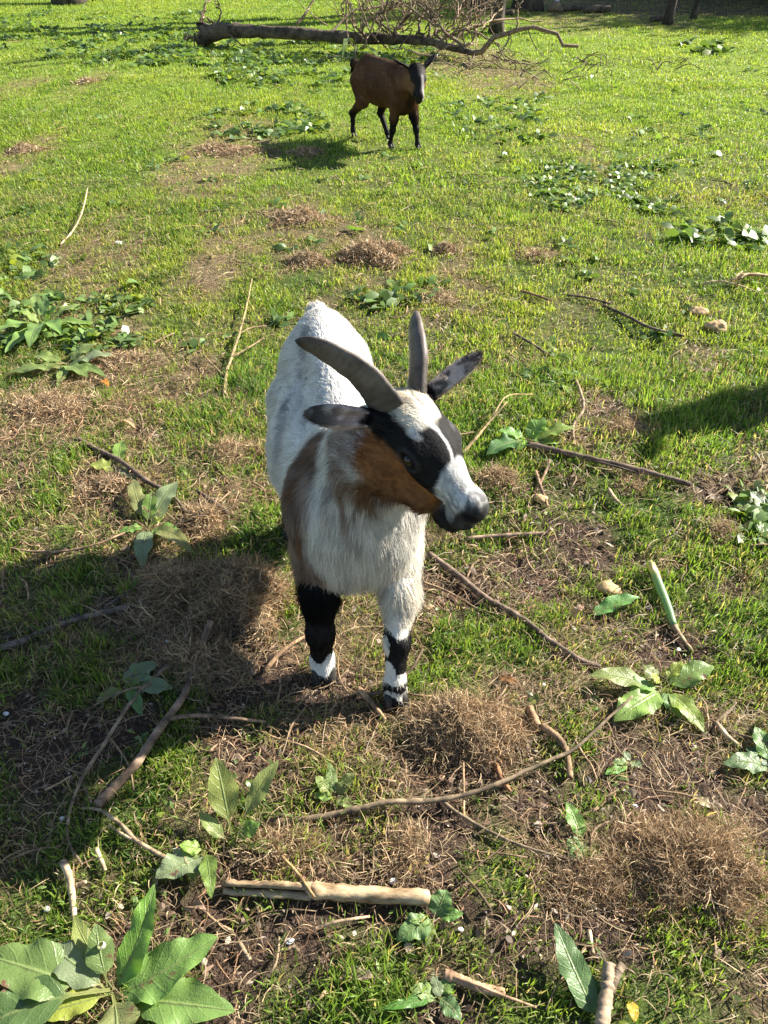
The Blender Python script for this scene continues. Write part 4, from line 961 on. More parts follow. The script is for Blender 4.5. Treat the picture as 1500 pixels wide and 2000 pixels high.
stick('branch_stick', 'short dark stick left of the flank of the white goat', [([(385, 958), (415, 980), (445, 1003)], 3.5, 5)], tint=D_)
stick('branch_stick', 'dark stick entering the shaded grass from the left frame edge, thicker of the two', [([(-60, 1290), (0, 1268), (50, 1250), (80, 1235), (150, 1210), (225, 1192), (290, 1178, .01)], 8, 5)], tint=(.55, .55, .6))
stick('branch_stick', 'thinner dark stick just above the thick one in the shaded grass at the left', [([(-40, 1262), (20, 1242), (90, 1218), (160, 1200)], 4, 4)], tint=(.55, .55, .6))
stick('branch_stick', 'slim dark stick leaning up to the large dry grass mound', [([(205, 1188), (260, 1150), (300, 1125, .02), (345, 1100, .03)], 4, 3)], tint=(.5, .5, .55))
stick('branch_stick', 'thick brown forked stick running down the shadow of the white goat', [([(412, 1213, .03), (385, 1290), (360, 1355), (325, 1405, .01), (300, 1440, .01), (262, 1495, .01), (225, 1535), (190, 1572)], 6, 10),
    ([(322, 1408, .01), (360, 1398, .03), (410, 1398, .03), (470, 1404, .02), (520, 1410)], 4, 3)], tint=(.85, .75, .7))
stick('twig', 'thin curved twig along the left side of the shadow, ending in sunlit grass', [([(330, 1300), (285, 1340), (248, 1385, .01), (200, 1460, .01), (160, 1525, .01), (137, 1590), (135, 1645), (160, 1688)], 4.5, 2.5), ([(285, 1340), (240, 1350, .02), (170, 1385, .01)], 2.5, 1.5), ([(160, 1528), (180, 1570)], 2.5, 2)], cat='twig', tint=(.9, .85, .75))
stick('twig', 'pale twig with a short fork left of the drooping dock leaf', [([(160, 1578), (195, 1583), (235, 1610, .01), (270, 1645, .01), (335, 1682)], 3, 5), ([(268, 1643, .01), (240, 1630, .01), (215, 1612)], 3.5, 3)], cat='twig', tint=P_)
stick('twig', 'short pale stick with a bulging top above the large dock plant', [([(123, 1684), (135, 1710, .01), (141, 1745), (146, 1802)], 8, 5), ([(143, 1732), (168, 1722, .01)], 5, 3)], cat='twig', tint=P_)
stick('twig', 'short pale twig left of the drooping dock leaves', [([(188, 1658), (206, 1700)], 5, 4)], cat='twig', tint=P_)
stick('twig', 'upper short thick brown twig right of the front dry grass tuft', [([(1034, 1382), (1050, 1418)], 8, 8)], cat='twig', tint=(1.2, .95, .7))
stick('twig', 'curved brown twig crossing under the long forked twig', [([(1058, 1418), (1088, 1440, .006), (1106, 1470), (1114, 1520)], 8, 6)], cat='twig', tint=(1.2, 1., .75))
stick('twig', 'straight twig level with and just right of the goat chin', [([(912, 1052), (980, 1046, .01), (1064, 1042)], 4, 4)], cat='twig', tint=(.95, .85, .8))
stick('twig', 'upright yellowish twig leaning against the turf left of the white back', [([(438, 772), (442, 735, .01), (452, 700, .02), (470, 640, .03), (484, 585, .03), (492, 545, .02)], 4.2, 1.2), ([(452, 698, .02), (480, 682, .03), (515, 660, .03)], 2.5, 1.2), ([(438, 735, .01), (415, 712, .02), (395, 690, .02)], 2, 1)], cat='twig', tint=(1.3, 1.2, .8))
stick('twig', 'curved bleached stalk in the grass at the upper left', [([(118, 478), (142, 450, .02), (160, 415, .03), (171, 368, .02)], 2, 1.2)], cat='twig', tint=P_)
stick('forked_stick', 'grey forked stick standing at the near frame edge beside the long dock leaf', [([(1172, 2030), (1178, 1990, .01), (1186, 1930, .015), (1190, 1882, .02)], 15, 12), ([(1192, 1935, .012), (1204, 1905, .02), (1216, 1884, .02)], 9, 8)], tint=(1.25, 1.2, 1.1))
stick('bark_strip', 'curled brown bark strip at the bottom edge, right of centre', [([(868, 1903), (900, 1915), (940, 1930), (985, 1940)], 11, 9), ([(880, 1905, .01), (960, 1935, .015), (1048, 1968)], 3.5, 2.5)], cat='bark', tint=(1.3, 1.05, .85))
stick('twig', 'dark thin twig arching through the sunlit grass right of the far goat', [([(1178, 596), (1230, 620, .01), (1270, 640, .02), (1335, 656)], 3, 3)], cat='twig', tint=D_)
stick('twig', 'short reddish twig behind the tip of the goat ear', [([(1018, 568), (1050, 578, .01), (1078, 588)], 2.5, 2)], cat='twig', tint=(.9, .6, .5))
stick('twig', 'thin dark twig just right of the short reddish one', [([(1108, 576), (1150, 582, .01), (1194, 594)], 2, 2.5)], cat='twig', tint=D_)
stick('twig', 'slender dark twig leading down to the low dock clump', [([(1000, 648), (1040, 672, .01), (1085, 702, .01), (1118, 735)], 2.5, 2)], cat='twig', tint=D_)
stick('twig', 'bent grey twig below the low dock clump', [([(1116, 728), (1134, 765, .02), (1138, 800, .01), (1120, 830), (1122, 870)], 3, 2.5)], cat='twig', tint=(1.2, 1.1, .95))
stick('twig', 'short forked twig on bare soil right of the goat nose', [([(1074, 900), (1062, 930, .01), (1048, 960)], 3, 2.5), ([(1046, 920), (1058, 955, .005), (1070, 990)], 3.5, 3)], cat='twig', tint=(1.2, .95, .8))
stick('twig', 'pale twig rising behind the muzzle of the white goat', [([(902, 888), (928, 858, .02), (958, 822, .04), (990, 785, .05)], 4, 1.5), ([(958, 822, .04), (990, 775, .05), (1040, 770, .02)], 2, 1)], cat='twig', tint=(1.5, 1.4, .9))
stick('twig', 'thin dark twig leaning across the front left hoof of the white goat', [([(700, 1356), (745, 1352, .02), (780, 1330, .045), (808, 1300, .06), (825, 1268, .07)], 4, 2.5)], cat='twig', tint=(.7, .6, .5))
stick('bark_strip', 'split brown twig lying just left of the white-spotted hoof', [([(700, 1345), (725, 1372, .01), (752, 1405)], 6, 4)], cat='bark', tint=(1.3, 1.05, .8))
stick('twig', 'thin twig between the front hooves and the large dry grass mound', [([(516, 1312), (545, 1278, .01), (575, 1255), (605, 1238)], 5, 3)], cat='twig', tint=(1.3, 1.05, .8))
stick('twig', 'short brown stick on bare soil at the lower right', [([(1238, 1600), (1252, 1622), (1272, 1652)], 7, 5)], cat='twig', tint=(1.2, 1.05, .8))
stick('twig', 'pale short stick below the drooping stalk at the right edge', [([(1398, 1412), (1420, 1438, .006), (1447, 1460)], 6, 4), ([(1398, 1412), (1420, 1392, .01), (1438, 1372, .02)], 3.5, 2)], cat='twig', tint=P_)
stick('twig', 'stubby pale twig standing beside the long dock leaf tip', [([(1150, 1816), (1158, 1862)], 5, 4)], cat='twig', tint=P_)
stick('twig', 'thin arching twig across the turf left of the pale dock plant', [([(15, 1070), (70, 1078, .01), (130, 1076, .015), (190, 1062, .02), (245, 1040, .01)], 2.5, 2)], cat='twig', tint=(.9, .75, .6))
stick('twig', 'pale stalk lying above the bare soil patch in front', [([(615, 1815), (660, 1800, .01), (722, 1790)], 4, 2.5)], cat='twig', tint=P_)
stick('twig', 'dry straight stalk running down from the thick broken stick', [([(550, 1672, .02), (580, 1705, .02), (614, 1752, .03)], 3, 3)], cat='twig', tint=(1.6, 1.3, .8))
stick('twig', 'two-inch bleached twig left of the bare soil near the front', [([(468, 1842), (478, 1860), (488, 1874)], 5, 4)], cat='twig', tint=P_)
stick('twig', 'wiry curved twig on the soil at the near edge, left of centre', [([(512, 1915), (535, 1890, .01), (543, 1860), (545, 1830)], 3, 2.5)], cat='twig', tint=(1.3, 1.2, 1.))
stick('twig', 'thin reddish twig standing below the front dry grass tuft', [([(968, 1492), (978, 1520, .01), (997, 1545)], 6, 4)], cat='twig', tint=(1.1, .65, .4))
stick('twig', 'stiff upright dead stalk above the branched twig', [([(905, 1600), (906, 1540, .02), (905, 1490, .03)], 2.5, 2)], cat='twig', tint=(1.3, 1.1, .8))
stick('bleached_stalk', 'bleached frayed stalk at the right edge of the meadow', [([(1368, 556), (1400, 549, .02), (1440, 556, .02), (1482, 572)], 2.5, 1.5), ([(1430, 548, .01), (1460, 536, .03), (1530, 542, .01)], 4, 3), ([(1440, 560), (1446, 545, .05), (1458, 535, .06)], 2, 1.2), ([(1436, 560), (1438, 540, .05), (1450, 530, .05)], 1.8, 1)], mat='pale_wood', cat='stalk', tint=(1.5, 1.5, 1.4))
stick('twig', 'short pale crooked twig on soil, right of the goat and below the straight stick', [([(1188, 955), (1202, 975, .005), (1218, 990)], 4, 3)], cat='twig', tint=P_)

# scattered twig litter
def litter_twigs():
    rg = np.random.default_rng(21); mb = MB()
    for i in range(320):
        y = rg.uniform(.5, 5.5) if i % 3 else rg.uniform(.5, 2.2); h = 0.5 * (y * cp + CAM_H * sp) * 1.2; x = rg.uniform(-h, h); g, d, s_ = cover(np.array([x]), np.array([y]))
        if rg.random() > 0.25 + 0.8 * max(float(d[0]), float(s_[0])): continue
        L = rg.uniform(.03, .13) * (1 + .25 * y); a = rg.uniform(0, 6.28); k = rg.normal(0, .5); pts = []
        for j in range(4):
            pts.append(np.array([x, y, float(hgt(x, y)) + rg.uniform(.004, .018)])); x += math.cos(a) * L / 3; y += math.sin(a) * L / 3; a += k / 3 + rg.normal(0, .15)
        r = rg.uniform(.0012, .003) * (1 + .15 * y); C, R = smooth_path(pts, 8, [r, r * .6]); V, F = tube_arrays(list(C), list(R), 5, rg, .1)
        c = np.array([1.2, 1.05, .85]) * rg.uniform(.45, 1.5); mb.add(V, F, c)
    o = mb.build('twig_litter', MATS['twig_bark']); tag(o, 'small broken twigs strewn over the soil and dead grass', 'twig litter', kind='stuff')
litter_twigs()

# ---- tufts and mounds of dead grass
def clump(px, py, rp, hfac, n, label, seed, sx_=1.0, sy_=1.0, R=None, wd=1.0, group='dead grass tufts on the meadow'):
    rg = np.random.default_rng(seed); c = G(px, py); zf = zf_of(c); r = rp / FPX * zf; H = r * hfac
    rx, ry = r * sx_, r * sy_ ; K = 8; m = n
    th = rg.uniform(0, 6.283, m); q = rg.random(m) ** .6 * 1.1; lump = 0.55 + 0.85 * vn(np.cos(th) * 2 + seed, np.sin(th) * 2, 1.0, seed)
    x = c.x + rx * q * np.cos(th) * lump; y = c.y + ry * q * np.sin(th) * lump
    top = H * .78 * (np.clip(1 - q ** 1.6, 0, 1) ** .8) * (0.55 + 0.9 * vn(x, y, r * .45, seed + 3)); z = hgt(x, y) + top * (0.25 + 0.75 * rg.random(m) ** .5)
    D = rg.normal(0, 1, (m, 3)); D[:, 2] *= 0.55; D /= np.linalg.norm(D, axis=1)[:, None]
    Nn = rg.normal(0, 1, (m, 3)); Nn -= D * (Nn * D).sum(1)[:, None]; Nn /= np.linalg.norm(Nn, axis=1)[:, None]
    rad = (0.012 + 0.035 * rg.random(m)) * (1 if R is None else R); ang = np.clip(rg.gamma(3, .5, m), .4, 3.6)
    t = np.linspace(-.5, .5, K)[None] * ang[:, None]
    C = np.stack([x, y, z], -1)[:, None] + rad[:, None, None] * (np.sin(t)[..., None] * D[:, None] + (1 - np.cos(t))[..., None] * Nn[:, None] * np.sign(rg.normal(0, 1, m))[:, None, None])
    C += rg.normal(0, .0012, C.shape); C[..., 2] = np.maximum(C[..., 2], hgt(C[..., 0], C[..., 1]) + .001)
    w0 = (0.00045 + 0.0005 * rg.random(m)) * wd * (zf / 1.7) ** .8; W = w0[:, None] * np.array([.6, 1, 1, 1, 1, 1, .8, .4])[None]
    S = np.repeat(Nn[:, None], K, 1) + rg.normal(0, .4, (m, 1, 3)); S = np.cross(S, D[:, None]); S /= np.linalg.norm(S, axis=2)[..., None]
    col = np.array([0.58, 0.430, 0.255]) * (0.25 + 0.90 * rg.random(m)[:, None]); red = rg.random(m)[:, None] < .3; col = np.where(red, col * np.array([.8, .68, .6]), col)
    V, F, cv = ribbons(C, W, S, col)
    o = mesh_np('dead_grass_tuft', V, F, MATS['straw'], None, cv, False, c); tag(o, label, 'dead grass', group)
    # packed heart of the tuft
    u, v = np.meshgrid(np.linspace(0, 1, 14), np.linspace(0, 2 * np.pi, 24, endpoint=False), indexing='ij')
    X = c.x + rx * .72 * u * np.cos(v); Y = c.y + ry * .72 * u * np.sin(v); Zc = hgt(X, Y) - .004 + H * .30 * (1 - u ** 2) * (0.55 + 0.9 * vn(X, Y, r * .45, seed + 3))
    Vc = np.stack([X, Y, Zc], -1).reshape(-1, 3); i = np.arange(13)[:, None] * 24; j = np.arange(24)[None]; j2 = (j + 1) % 24
    Fc = np.stack([i + j, i + 24 + j, i + 24 + j2, i + j2], -1).reshape(-1, 4)
    mesh_np('matted_heart', Vc, Fc, MATS['mound'], o, None, True, c)
    return o
clump(352, 1160, 85, .55, 5200, 'left lobe of the dead grass beside the white goat, flatter and half in shadow', 1, 1.25, .9)
clump(478, 1165, 98, .75, 7500, 'largest rounded dead grass mound, beside the dark front leg of the white goat', 2, 1.15, .95)
clump(395, 1285, 75, .30, 2400, 'thin dead grass spill below the largest mound, in the goat shadow', 12, 1.1, .8)
clump(900, 1430, 84, .80, 6500, 'fluffy dead grass mound in front of the white-spotted hoof', 3, 1.15, .8)
clump(1350, 1690, 122, .62, 9000, 'wide dead grass mound in the lower right with a dark hollow below it', 4, 1.1, .85)
clump(1170, 1705, 95, .22, 3200, 'flat dead grass mat left of the wide lower right mound', 5, 1.3, .7)
clump(728, 503, 60, .62, 2600, 'dark compact dead grass hummock behind the white goat', 6, 1.2, .9, wd=1.1)
clump(602, 512, 38, .7, 1300, 'small dead grass tuft left of the compact hummock', 7)
clump(592, 428, 46, .5, 1500, 'dead grass tuft farthest up the middle of the meadow', 8, 1.2)
clump(398, 1022, 42, .9, 1600, 'upright dead grass tuft touching the pale dock plant', 9, .9)
clump(210, 950, 48, .5, 1300, 'ragged dead grass tuft with dark hollow at the left', 10, 1.2)
clump(972, 942, 46, .6, 1500, 'dead grass tuft just right of the goat muzzle', 11)
clump(542, 1662, 58, .5, 1700, 'dead grass tuft left of the middle above the thick broken stick', 13, 1.1, .8)
clump(455, 885, 48, .5, 1300, 'dead grass tuft against the left flank of the white goat', 14)
clump(790, 1660, 50, .35, 900, 'sparse dead grass tuft under the branched twig', 15)
clump(870, 488, 26, .6, 500, 'little dead grass tuft right of the compact hummock', 16)
clump(90, 800, 95, .25, 2200, 'flat dead grass mat at the left edge', 17, 1.3, .6)
clump(1410, 1040, 34, .5, 700, 'small dead grass tuft near the right edge dock', 18)
clump(1235, 950, 26, .4, 400, 'tiny dead grass tuft at the end of the straight dark stick', 19)
clump(1215, 835, 40, .35, 700, 'low dead grass tuft left of the shadow at the right', 20)
clump(450, 295, 45, .3, 900, 'low dead grass tuft left of the brown goat shadow', 21, 1.6, .8, wd=1.2)
clump(225, 705, 40, .35, 600, 'sparse dead grass tuft near the flat rosette', 22, 1.3)
clump(600, 300, 30, .45, 500, 'low dead grass tuft in the shadow of the brown goat', 23, 1.2, wd=1.2)
clump(170, 160, 22, .4, 260, 'distant low dead grass tuft at the upper left', 24, 1.5, wd=1.2)
clump(48, 293, 28, .45, 400, 'dead grass tuft at the left edge, upper meadow', 25, 1.3, wd=1.2)
clump(850, 585, 34, .4, 600, 'thin dead grass tuft behind the standing horn', 26)
clump(1050, 500, 36, .3, 500, 'thin dead grass patch in the bright turf on the right', 27, 1.3)

# ---- leek stalk, leaves, lumps, petals
def leek():
    root = empty('leek_stalk', G(1300, 1180)); tag(root, 'green leek stalk with a torn top and a brown dried root end', 'vegetable stalk'); rg = np.random.default_rng(5)
    a = [G(1274, 1106, .030), G(1290, 1150, .022), G(1306, 1190, .016), G(1316, 1222, .012)]; C, R = smooth_path(a, 14, [.0105, .0120, .0100, .0085])
    V, F = tube_arrays(list(C), list(R), 12, rg, .04); V[:12] += rg.normal(0, .005, (12, 3)); cc = np.ones((len(V), 3)) * np.array([.20, .32, .15]); cc[:28] = (.40, .38, .18)
    mesh_np('green_part', V, F, MATS['weed'], root, cc, True, a[0])
    b = [G(1314, 1218, .011), G(1330, 1245, .008), G(1352, 1272, .006)]; C, R = smooth_path(b, 12, [.0085, .0070, .0045])
    V, F = tube_arrays(list(C), list(R), 9, rg, .12); mesh_np('dried_end', V, F, MATS['pale_wood'], root, np.ones((len(V), 3)) * .75, True, b[0])
leek()
def single_leaf(name, label, b, t, w, arch, col, cat='leaf', lift=.004, petiole=0.0, fold=.25):
    B_, T_ = G(*b, lift), G(*t, lift + .01); o = leaf(B_, T_, w / FPX * zf_of(B_), None, int(b[0] + b[1]), arch, petiole, col, fold, name=name, tooth=.01); return tag(o, label, cat)
single_leaf('green_leaf', 'cut green strap leaf lying left of the leek stalk', (1160, 1202), (1246, 1162), 34, .12, (.14, .30, .08), fold=.6)
single_leaf('dead_leaf', 'curled tan dead leaf near the middle of the near bare soil', (672, 1898), (730, 1912), 26, .2, (.30, .22, .15))
single_leaf('dead_leaf', 'orange dead leaf on the turf below the left dock rosette', (195, 745), (218, 752), 14, .3, (.55, .20, .03))
single_leaf('dead_leaf', 'yellow dead leaf at the near edge right of the forked stick', (1232, 1955), (1240, 1998), 22, .3, (.60, .42, .06))
single_leaf('dead_leaf', 'rust brown dead leaf left of the long curved stick end', (975, 1322), (1008, 1340), 18, .3, (.22, .10, .04))
single_leaf('dead_leaf', 'pale tan dead leaf on the left turf above the dark bent stick', (240, 822), (262, 838), 16, .4, (.50, .36, .20))
single_leaf('dead_leaf', 'crumpled tan leaf behind the white front leg', (820, 1195), (850, 1185), 16, .4, (.42, .30, .18))
single_leaf('dead_leaf', 'curled pinkish dead leaf below the leek leaf', (1115, 1205), (1140, 1185), 18, .5, (.42, .26, .18))
single_leaf('dead_leaf', 'small brown curled leaf left of the thick broken stick', (372, 1765), (402, 1778), 14, .4, (.35, .22, .15))
single_leaf('dead_leaf', 'bleached curled leaf by the right-hand small sticks', (1355, 1560), (1385, 1580), 26, .4, (.55, .43, .26))
def lump(name, label, px, py, rx, ry, rz, mat, cat, seed):
    rg = np.random.default_rng(seed); c = G(px, py); z = zf_of(c); s = z / FPX; c.z += rz * s * .5
    u, v = np.meshgrid(np.linspace(.02, np.pi - .02, 12), np.linspace(0, 2 * np.pi, 18, endpoint=False), indexing='ij')
    P = np.stack([np.sin(u) * np.cos(v), np.sin(u) * np.sin(v), np.cos(u)], -1).reshape(-1, 3); k = 1 + 1.0 * (vn3(P + seed, .7, seed) - .5) + .6 * (vn3(P + seed, .25, seed + 1) - .5)
    P = P * k[:, None] * np.array([rx, ry, rz]) * s; i = np.arange(11)[:, None] * 18; j = np.arange(18)[None]; j2 = (j + 1) % 18
    F = np.stack([i + j, i + 18 + j, i + 18 + j2, i + j2], -1).reshape(-1, 4); jj = np.arange(0, 18, 2)
    F = np.vstack([F, np.stack([jj, jj + 1, (jj + 2) % 18, jj * 0 + len(P)], -1), np.stack([198 + (jj + 2) % 18, 198 + jj + 1, 198 + jj, jj * 0 + len(P) + 1], -1)])
    P = np.vstack([P, [[0, 0, rz * s * .95]], [[0, 0, -rz * s * .95]]]) + np.array(c)
    o = mesh_np(name, P, F, MATS[mat], None, None, True, c); return tag(o, label, cat)
lump('tan_lump', 'upper of two tan crusty lumps in the grass on the right', 1360, 613, 18, 14, 9, 'tan_skin', 'crust', 1)
lump('tan_lump', 'larger lower tan crusty lump in the grass on the right', 1396, 645, 21, 16, 12, 'tan_skin', 'crust', 2)
lump('tan_lump', 'tan lump with a frayed end above the leek leaf', 1187, 1152, 24, 16, 11, 'tan_skin', 'crust', 3)
lump('tan_lump', 'small tan lump on soil right of the goat nose', 1056, 977, 13, 11, 8, 'tan_skin', 'crust', 4)
for k, (px, py, r, lb) in enumerate([(95, 1775, 9, 'white pebble in the grass above the large corner dock'), (768, 1722, 9, 'white chip just above the thick broken stick'), (565, 1838, 10, 'grey-white pebble on the near bare soil'),
        (1288, 1604, 11, 'larger white chip on soil at the lower right'), (1277, 1624, 7, 'small round white chip below the larger one at the lower right'), (899, 1816, 6, 'tiny white chip right of the small crinkled dock'), (328, 1254, 6, 'white speck in the shaded dead grass'),
        (232, 476, 8, 'pale flat stone in the upper left meadow'), (1240, 1575, 7, 'white crumb among dead grass, lower right'), (120, 1600, 7, 'white pebble in the shadow on the left'), (12, 1395, 8, 'white pebble at the left edge in shadow'), (345, 1662, 8, 'white bud beside the drooping dock leaf')]):
    lump('white_pebble', lb, px, py, r * .9, r * .6, r * .4, 'chalk', 'pebble', 30 + k)
def daisy(px, py, h, label):
    b = G(px, py); root = empty('daisy_bud', b); tag(root, label, 'flower'); rg = np.random.default_rng(8); t = b + Vector((.002, -.004, h))
    C, R = smooth_path([b, b + Vector((.003, 0, h * .5)), t], 8, [.0014, .0012]); V, F = tube_arrays(list(C), list(R), 6); mesh_np('stem', V, F, MATS['weed'], root, np.ones((len(V), 3)) * np.array([.16, .26, .06]), True, b)
    n = 34; az = np.linspace(0, 6.283 * 2, n, endpoint=False); C = np.zeros((n, 3, 3)); 
    for i, (r, z) in enumerate(((.001, 0), (.0065, .004), (.0045, .011))): C[:, i] = np.array(t) + np.stack([np.cos(az) * r, np.sin(az) * r, np.full(n, z)], -1)
    W = np.ones((n, 1)) * np.array([[.0007, .0016, .0008]]); S = np.stack([-np.sin(az), np.cos(az), az * 0], -1); V, F, c = ribbons(C, W, S, np.ones((n, 3)) * .8); mesh_np('petals', V, F, MATS['weed'], root, c, False, t)
daisy(213, 1872, .055, 'closed white daisy bud standing over the large corner dock')

# ---- fallen tree
def fallen_tree():
    rg = np.random.default_rng(31)
    dist = lambda t: 10.9 - 0.9 * t
    tp = [(398, 68), (440, 60), (500, 62), (590, 66), (680, 74), (760, 76), (830, 80), (880, 92), (925, 104)]
    n = len(tp); W = []
    for i, (px, py) in enumerate(tp): W.append(AT(px, py, 11.3 - 1.1 * i / (n - 1)))
    for p in W: p.z = max(p.z, float(hgt(p.x, p.y)) + .05)
    root = empty('fallen_tree', W[0]); root.location.z = 0; tag(root, 'fallen dead tree with splintered butt and tangled bare branches behind the brown goat', 'fallen tree')
    C, R = smooth_path(W, 60, [.115, .080, .070, .070, .064, .056, .048, .040, .030]); R = R * (1 + .07 * rg.normal(0, 1, 60)); R[0] *= 1.25; R[1] *= 1.15
    V, F = tube_arrays(list(C), list(R), 14, rg, .09); V[:14] += rg.normal(0, .05, (14, 3)); mesh_np('trunk', V, F, MATS['bark'], root, None, True, W[0])
    def twigs(mb, pts, rad, depth):
        C, R = smooth_path(pts, 10 if depth else 18, [rad, rad * .45]); C[1:-1] += rg.normal(0, rad * .9, C[1:-1].shape); C[:, 2] = np.maximum(C[:, 2], hgt(C[:, 0], C[:, 1]) + .01)
        V, F = tube_arrays(list(C), list(R), 6, rg, .1); mb.add(V, F, np.array([1, .92, .8]) * rg.uniform(.4, 1.7))
        if depth >= 2: return
        L = np.linalg.norm(np.array(pts[-1]) - np.array(pts[0]))
        for _ in range(int(rg.integers(3, 6)) if depth == 0 else int(rg.integers(1, 4))):
            k = int(rg.integers(2, len(C) - 1)); d = C[-1] - C[0]; d /= np.linalg.norm(d) + 1e-9; e = d + rg.normal(0, .6, 3); e /= np.linalg.norm(e); l = L * rg.uniform(.25, .6)
            s = C[k]; m = s + e * l * .5 + rg.normal(0, .05 * l, 3); f = s + e * l + np.array([0, 0, -.12 * l]); twigs(mb, [s, m, f], R[k] * .6, depth + 1)
    def branch(pxs, dd, r, sub=True):
        pts = [AT(p[0], p[1], p[2] if len(p) > 2 else dd) for p in pxs]; mb = MB(); twigs(mb, pts, r * .72, 0 if sub else 2); mb.build('branch', MATS['twig_bark'], root, pts[0])
    branch([(925, 104, 10.2), (965, 75, 10.1), (1010, 54, 10.1), (1055, 56, 10.1), (1095, 70, 10.0), (1130, 90, 9.9)], 10, .050, False)
    branch([(1010, 56, 10.1), (1012, 20, 10.1), (1030, -20, 10.1)], 10, .016); branch([(1000, 60, 10.1), (985, 90, 10.0), (960, 118, 9.9)], 10, .014); branch([(1030, 56, 10.1), (1045, 90, 10), (1070, 118, 9.9)], 10, .010, False)
    branch([(910, 100, 10.3), (905, 60, 10.3), (922, 25, 10.4)], 10, .016, False)
    branch([(690, 74, 10.8), (740, 30, 10.9), (790, -10, 11.0), (850, -60, 11.1)], 11, .035); branch([(760, 78, 10.7), (800, 30, 10.9), (830, -40, 11.2)], 11, .035); branch([(830, 82, 10.5), (820, 40, 10.7), (860, -20, 11)], 11, .03)
    branch([(880, 92, 10.4), (920, 50, 10.6), (1000, 38, 10.9), (1060, 40, 11.0)], 11, .022); branch([(920, 104, 10.3), (870, 60, 10.3), (820, 30, 10.3), (780, -30, 10.4)], 11, .03)
    branch([(640, 72, 10.9), (690, 20, 11.4), (760, -10, 11.8), (800, 20, 12)], 11, .022); branch([(720, 75, 10.7), (690, 50, 10.5), (668, 10, 10.5), (690, -40, 10.5)], 11, .022); branch([(800, 80, 10.6), (880, 55, 10.9), (940, 20, 11.2)], 11, .024)
    branch([(700, 20, 11), (780, 5, 11.2), (880, 15, 11.3), (950, 45, 11)], 11, .022); branch([(850, 85, 10.4), (905, 60, 10.3), (960, 80, 10.1), (990, 120, 9.9)], 10, .018); branch([(860, 88, 10.4), (845, 30, 10.6), (800, -30, 10.8)], 10, .026)
    branch([(780, 76, 10.6), (745, 40, 10.4), (760, 5, 10.3), (800, -20, 10.3)], 10, .02); branch([(900, 98, 10.3), (930, 70, 10.5), (900, 20, 10.7), (870, -30, 10.8)], 10, .024)
    for _ in range(44):
        x0 = rg.uniform(690, 940); y0 = rg.uniform(40, 95); dx = rg.uniform(-90, 90); branch([(x0, y0, rg.uniform(10.3, 11)), (x0 + dx * .5, y0 - rg.uniform(20, 90), rg.uniform(10.3, 11.2)), (x0 + dx, y0 - rg.uniform(60, 190), rg.uniform(10.3, 11.4))], 11, rg.uniform(.008, .018))
    branch([(676, -20, 10.6), (678, 60, 10.4), (690, 95, 10.2), (700, 118, 10.0)], 10, .018, False); branch([(855, 112, 9.9), (800, 100, 10.0), (760, 92, 10.2)], 10, .016, False); branch([(780, 95, 10.2), (805, 60, 10.3), (790, 60, 10.4)], 10, .014, False)
    branch([(580, 48, 11.2), (600, 20, 11.4), (625, -15, 11.6)], 11, .028, False); branch([(620, 118, 9.9), (660, 110, 10.0), (695, 112, 10.0)], 10, .008, False); branch([(640, 50, 11), (600, 20, 11), (570, -15, 11)], 11, .010, False)
    branch([(405, 35, 11.3), (440, 60, 11.1), (480, 88, 10.9)], 11, .020, False); branch([(400, 60, 11.3), (396, 25, 11.4), (410, -5, 11.5)], 11, .028); branch([(420, 62, 11.2), (430, 20, 11.3), (415, -10, 11.3)], 11, .02); branch([(398, 62, 11.3), (375, 75, 11.2), (360, 78, 11.1)], 11, .03)
    branch([(1020, 118, 9.7), (1050, 125, 9.6), (1075, 112, 9.6)], 10, .010, False); branch([(960, 108, 9.9), (1000, 122, 9.7), (1060, 130, 9.6)], 10, .012)
fallen_tree()
def brush(px, py, n, label, spread=40, L=.35):
    rg = np.random.default_rng(px); c = G(px, py); mb = MB()
    for _ in range(n):
        a = G(px + rg.uniform(-spread, spread), py + rg.uniform(-spread, spread) * .25, .01); t = rg.uniform(0, 6.28); l = L * rg.uniform(.4, 1.1); b = a + Vector((math.cos(t) * l, math.sin(t) * l, rg.uniform(.0, .12))); m = (a + b) / 2 + Vector((rg.normal(0, .05), rg.normal(0, .05), .05))
        C, R = smooth_path([a, m, b], 8, [.006, .003]); V, F = tube_arrays(list(C), list(R), 5, rg, .1); mb.add(V, F, np.array([1, .9, .85]) * rg.uniform(.5, 1.4))
    o = mb.build('brushwood', MATS['twig_bark'], None, c); tag(o, label, 'brushwood', kind='stuff')
brush(960, 128, 26, 'thin brushwood shed under the right end of the fallen tree', 70); brush(1150, 135, 12, 'sparse bent twigs in the bright grass right of the fallen tree', 55, .3); brush(1310, 130, 9, 'sparse bent twigs far right in the bright grass', 40, .3)
brush(1080, 165, 7, 'few thin curved twigs midway down the right meadow', 70, .25)

